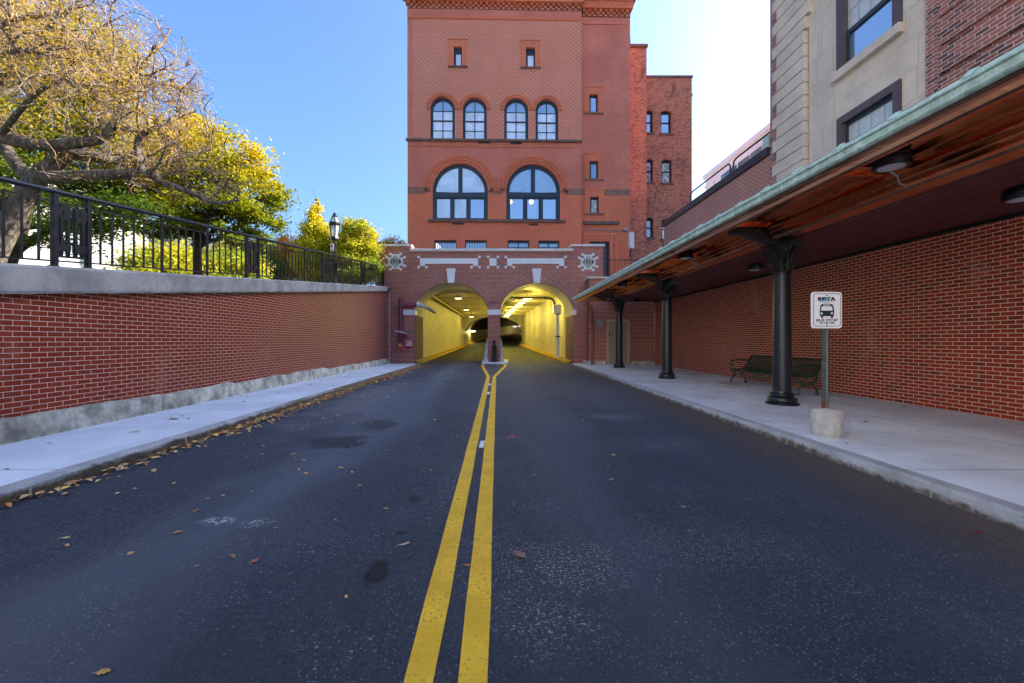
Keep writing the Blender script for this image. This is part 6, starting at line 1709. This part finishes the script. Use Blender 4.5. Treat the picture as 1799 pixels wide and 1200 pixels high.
# ================================================================== BUILDINGS BEYOND THE TREES
def hall(name,lab,A,Bp,zb,zt,m,wins,dep=9):
    t=thing(name,lab,'building',((A[0]+Bp[0])/2,(A[1]+Bp[1])/2,zb))
    A=Vector((*A,0)); Bp=Vector((*Bp,0)); U=(Bp-A).normalized(); L=(Bp-A).length; holes=[w_[0] for w_ in wins]
    # viewer sees the left-to-right face with its normal U x Z
    obj('wall',MB().slab((A.x,A.y,0),U,(0,0,1),[(0,zb-2),(L,zb-2),(L,zt),(0,zt)],holes,.3),m,t)
    N=U.cross(Vector((0,0,1)))
    mbc=MB(); a,b=A-N*.301,Bp-N*.301; c,d=b-N*dep,a-N*dep
    mbc.add([(v.x,v.y,z) for z in (zb-2,zt-.01) for v in (a,b,c,d)],[(0,1,5,4),(1,2,6,5),(2,3,7,6),(3,0,4,7),(4,5,6,7)]); obj('rear_block',mbc,m,t)
    for h_,mm in wins:
        f=obj('window',MB().slab(A-N*.15,U,(0,0,1),h_,[[(x+(.1 if x<sum(q[0] for q in h_)/len(h_) else -.1),z+(.1 if z<sum(q[1] for q in h_)/len(h_) else -.1)) for x,z in h_]],.08),M['whitemetal'],t)
        obj('pane',MB().slab(A-N*.2,U,(0,0,1),h_,[],.02),M[mm],f)
    obj('cornice',MB().slab(A+N*.25,U,(0,0,1),[(-.1,zt-.5),(L+.1,zt-.5),(L+.1,zt+.05),(-.1,zt+.05)],[],.24),m,t)
    return t
white=plain('white_painted_stucco',(.62,.59,.54),.7,var=.04)
def aw_(x,z0,w_,h_): n=10; return [(x,z0),(x+w_,z0)]+[(x+w_/2+w_/2*cos(pi*k/n),z0+h_+w_/2*sin(pi*k/n)) for k in range(n+1)]
def rw_(x,z0,w_,h_): return [(x,z0),(x+w_,z0),(x+w_,z0+h_),(x,z0+h_)]
hall('pale_hall','pale sunlit hall with arched windows glimpsed through the railing at left',(-23.5,11),(-17.2,21),3.4,8.6,white,
  [(aw_(1.6+2.3*k,4.4,1.1,1.9),'pane_big') for k in range(4)])
hall('pale_house','pale clapboard house glimpsed right of the arched hall through the railing',(-22.5,25.2),(-19.9,25.9),3.9,8.0,white,[(rw_(.4,4.8,.6,1.2),'pane_blue'),(rw_(1.7,4.8,.6,1.2),'pane_blue')],4)
hall('brown_house','small tan house far behind the end of the railing',(-13.2,46),(-8.6,46.2),7.2,10.2,conc('tan_clapboard',(.38,.26,.15),.1,1),[(rw_(1.2,8.0,.8,1.2),'pane_dark'),(rw_(3,8,.8,1.2),'pane_dark')],5)

# ================================================================== FALLEN LEAVES
def litter(name,pts,size,m,kind='stuff'):
    """flat curled leaves lying on a surface; pts n x 3"""
    n=len(pts); a=rng.uniform(0,2*pi,n); s=size*rng.uniform(.55,1.4,n)
    u=np.stack([np.cos(a),np.sin(a),rng.normal(size=n)*.12],1); v=np.stack([-np.sin(a),np.cos(a),rng.normal(size=n)*.2],1)
    s=s[:,None]; up=np.array([0,0,1.]); c=rng.uniform(.02,.28,(n,1))
    shp=[(-.55,0,.0),(-.2,.30,.9),(.12,.34,.8),(.6,0,.35),(.12,-.30,.8),(-.2,-.27,.6)]
    V=np.stack([pts+u*s*x+v*s*y*.9+up*(s*c*z+.002) for x,y,z in shp],1).reshape(-1,3)
    b=np.arange(n)[:,None]*6; Fq=np.concatenate([b+np.array([[0,3,2,1]]),b+np.array([[0,5,4,3]])],1).reshape(-1,4)
    r=rng.random(n); uv=np.repeat(np.stack([r,r],1),8,0)
    o=npmesh(name,V,Fq,m,None,uv); o['kind']=kind; return o
g=G('dry_leaves'); uv=g.sep(g.co('UV'))
M['dry']=g.P(Base_Color=g.cramp(uv[0],[(0,(.22,.10,.045)),(.3,(.46,.24,.09)),(.55,(.66,.44,.20)),(.75,(.75,.50,.12)),(.9,(.48,.14,.045)),(1,(.80,.60,.38))]),Roughness=.7)
pts=[]
while len(pts)<3000:
    y=rng.uniform(3.2,22.3); dens=.25+.75*min(1,max(0,(y-4.5)/3))
    if rng.random()>dens: continue
    x=CL+.02+abs(rng.normal())*(.11+.07*rng.random()*(y>6)+.10*(y>14))
    pts.append((x,y,zr(y)+.004+.02*rng.random()*(x<CL+.2)))
litter('leaf_litter',np.array(pts),.062,M['dry'])
pts=[]
for k in range(330):
    y=2.2+20*rng.random()**.8; x=CL+.3+abs(rng.normal())*1.7
    if x>CR-.1: continue
    pts.append((x,y,zr(y)+.003))
for k in range(40): y=rng.uniform(2.5,20); x=rng.uniform(-1,CR-.1); pts.append((x,y,zr(y)+.003))
for k in range(70): y=rng.uniform(19,22.5); x=rng.normal()*.7-1.6; pts.append((x,y,zr(y)+.003))
litter('scattered_leaves',np.array(pts),.046,M['dry'])
pts=[]
for k in range(75): y=3+19*rng.random(); pts.append((rng.uniform(WL+.1,CL-.03),y,.003))
for k in range(120): y=10+12*rng.random(); pts.append((WR-.05-abs(rng.normal())*.55,y,.003))
for k in range(80): y=5+16*rng.random(); pts.append((rng.uniform(CR+.3,WR-.1),y,.003))
for k in range(90): pts.append((6.55+rng.normal()*.16,12.0+rng.normal()*.22,.004+.03*rng.random()))
for k in range(60): pts.append((7.3+rng.normal()*.35,15.2+rng.normal()*.8,.004))
litter('pavement_leaves',np.array(pts),.055,M['dry'])
# single larger leaves
def oakleaf(px_,py_,L,rot,col,lab,lobes=True,walk=False):
    if walk: y=F*EYE/(py_-HY); x=(px_-CX)/F*y; z=.003
    else: x,y=gp(px_,py_); z=zr(y)+.003
    out=[]; n=40
    for k in range(n):
        t_=k/n*2*pi; s_=cos(t_); wv=sin(t_)
        wd=(.30+.13*sin(t_*9)*(1 if lobes else 0))*(1-.25*s_) if lobes else .13
        out.append((L*.5*s_*(1+(.06*sin(t_*7) if lobes else 0)),L*wd*wv))
    mb=MB(); c=Vector((x,y,z+.012)); vs=[c]
    for a,b in out:
        vs.append(c+Vector((a*cos(rot)-b*sin(rot),a*sin(rot)+b*cos(rot),-.008+.22*abs(b)+.10*a*(1 if a>0 else -.6))))
    mb.add(vs,[(0,1+k,1+(k+1)%n) for k in range(n)],True)
    mb.tube([c+Vector((-L*.8*cos(rot),-L*.8*sin(rot),-.006)),c+Vector((L*.4*cos(rot),L*.4*sin(rot),.004))],.0015,4)
    o=obj('fallen_leaf',mb,plain('leaf_'+str(len(bpy.data.materials)),col,.7,var=.25,scale=40)); tag(o,lab,'leaf','single fallen leaves on the road'); return o
oakleaf(911,976,.105,2.2,(.20,.12,.095),'brown lobed oak leaf right of the yellow lines')
oakleaf(711,958,.075,.5,(.55,.40,.30),'narrow pale curled leaf left of the yellow lines',False)
oakleaf(517,799,.075,1.0,(.50,.30,.07),'yellow leaf lying alone left of the dark wet patches')
oakleaf(449,987,.05,1.3,(.35,.12,.07),'small red brown leaf in the left lane')
oakleaf(182,1184,.05,.2,(.50,.30,.10),'small tan leaf at the bottom left of the road')
oakleaf(738,789,.05,.2,(.40,.22,.08),'tiny curled brown leaf beside the left yellow line')
oakleaf(1718,938,.10,.15,(.20,.025,.03),'dark red narrow leaf by the right kerb',False)
oakleaf(116,947,.06,.15,(.50,.42,.22),'pale yellow leaf near the left kerb',False)
oakleaf(305,737,.13,.2,(.26,.11,.05),'curled brown leaf on the left pavement',True,True)
oakleaf(238,760,.10,.3,(.50,.33,.06),'yellow leaf on the left pavement',True,True)
oakleaf(1272,741,.08,.8,(.55,.40,.08),'yellow leaf on the right kerb edge',True,True)
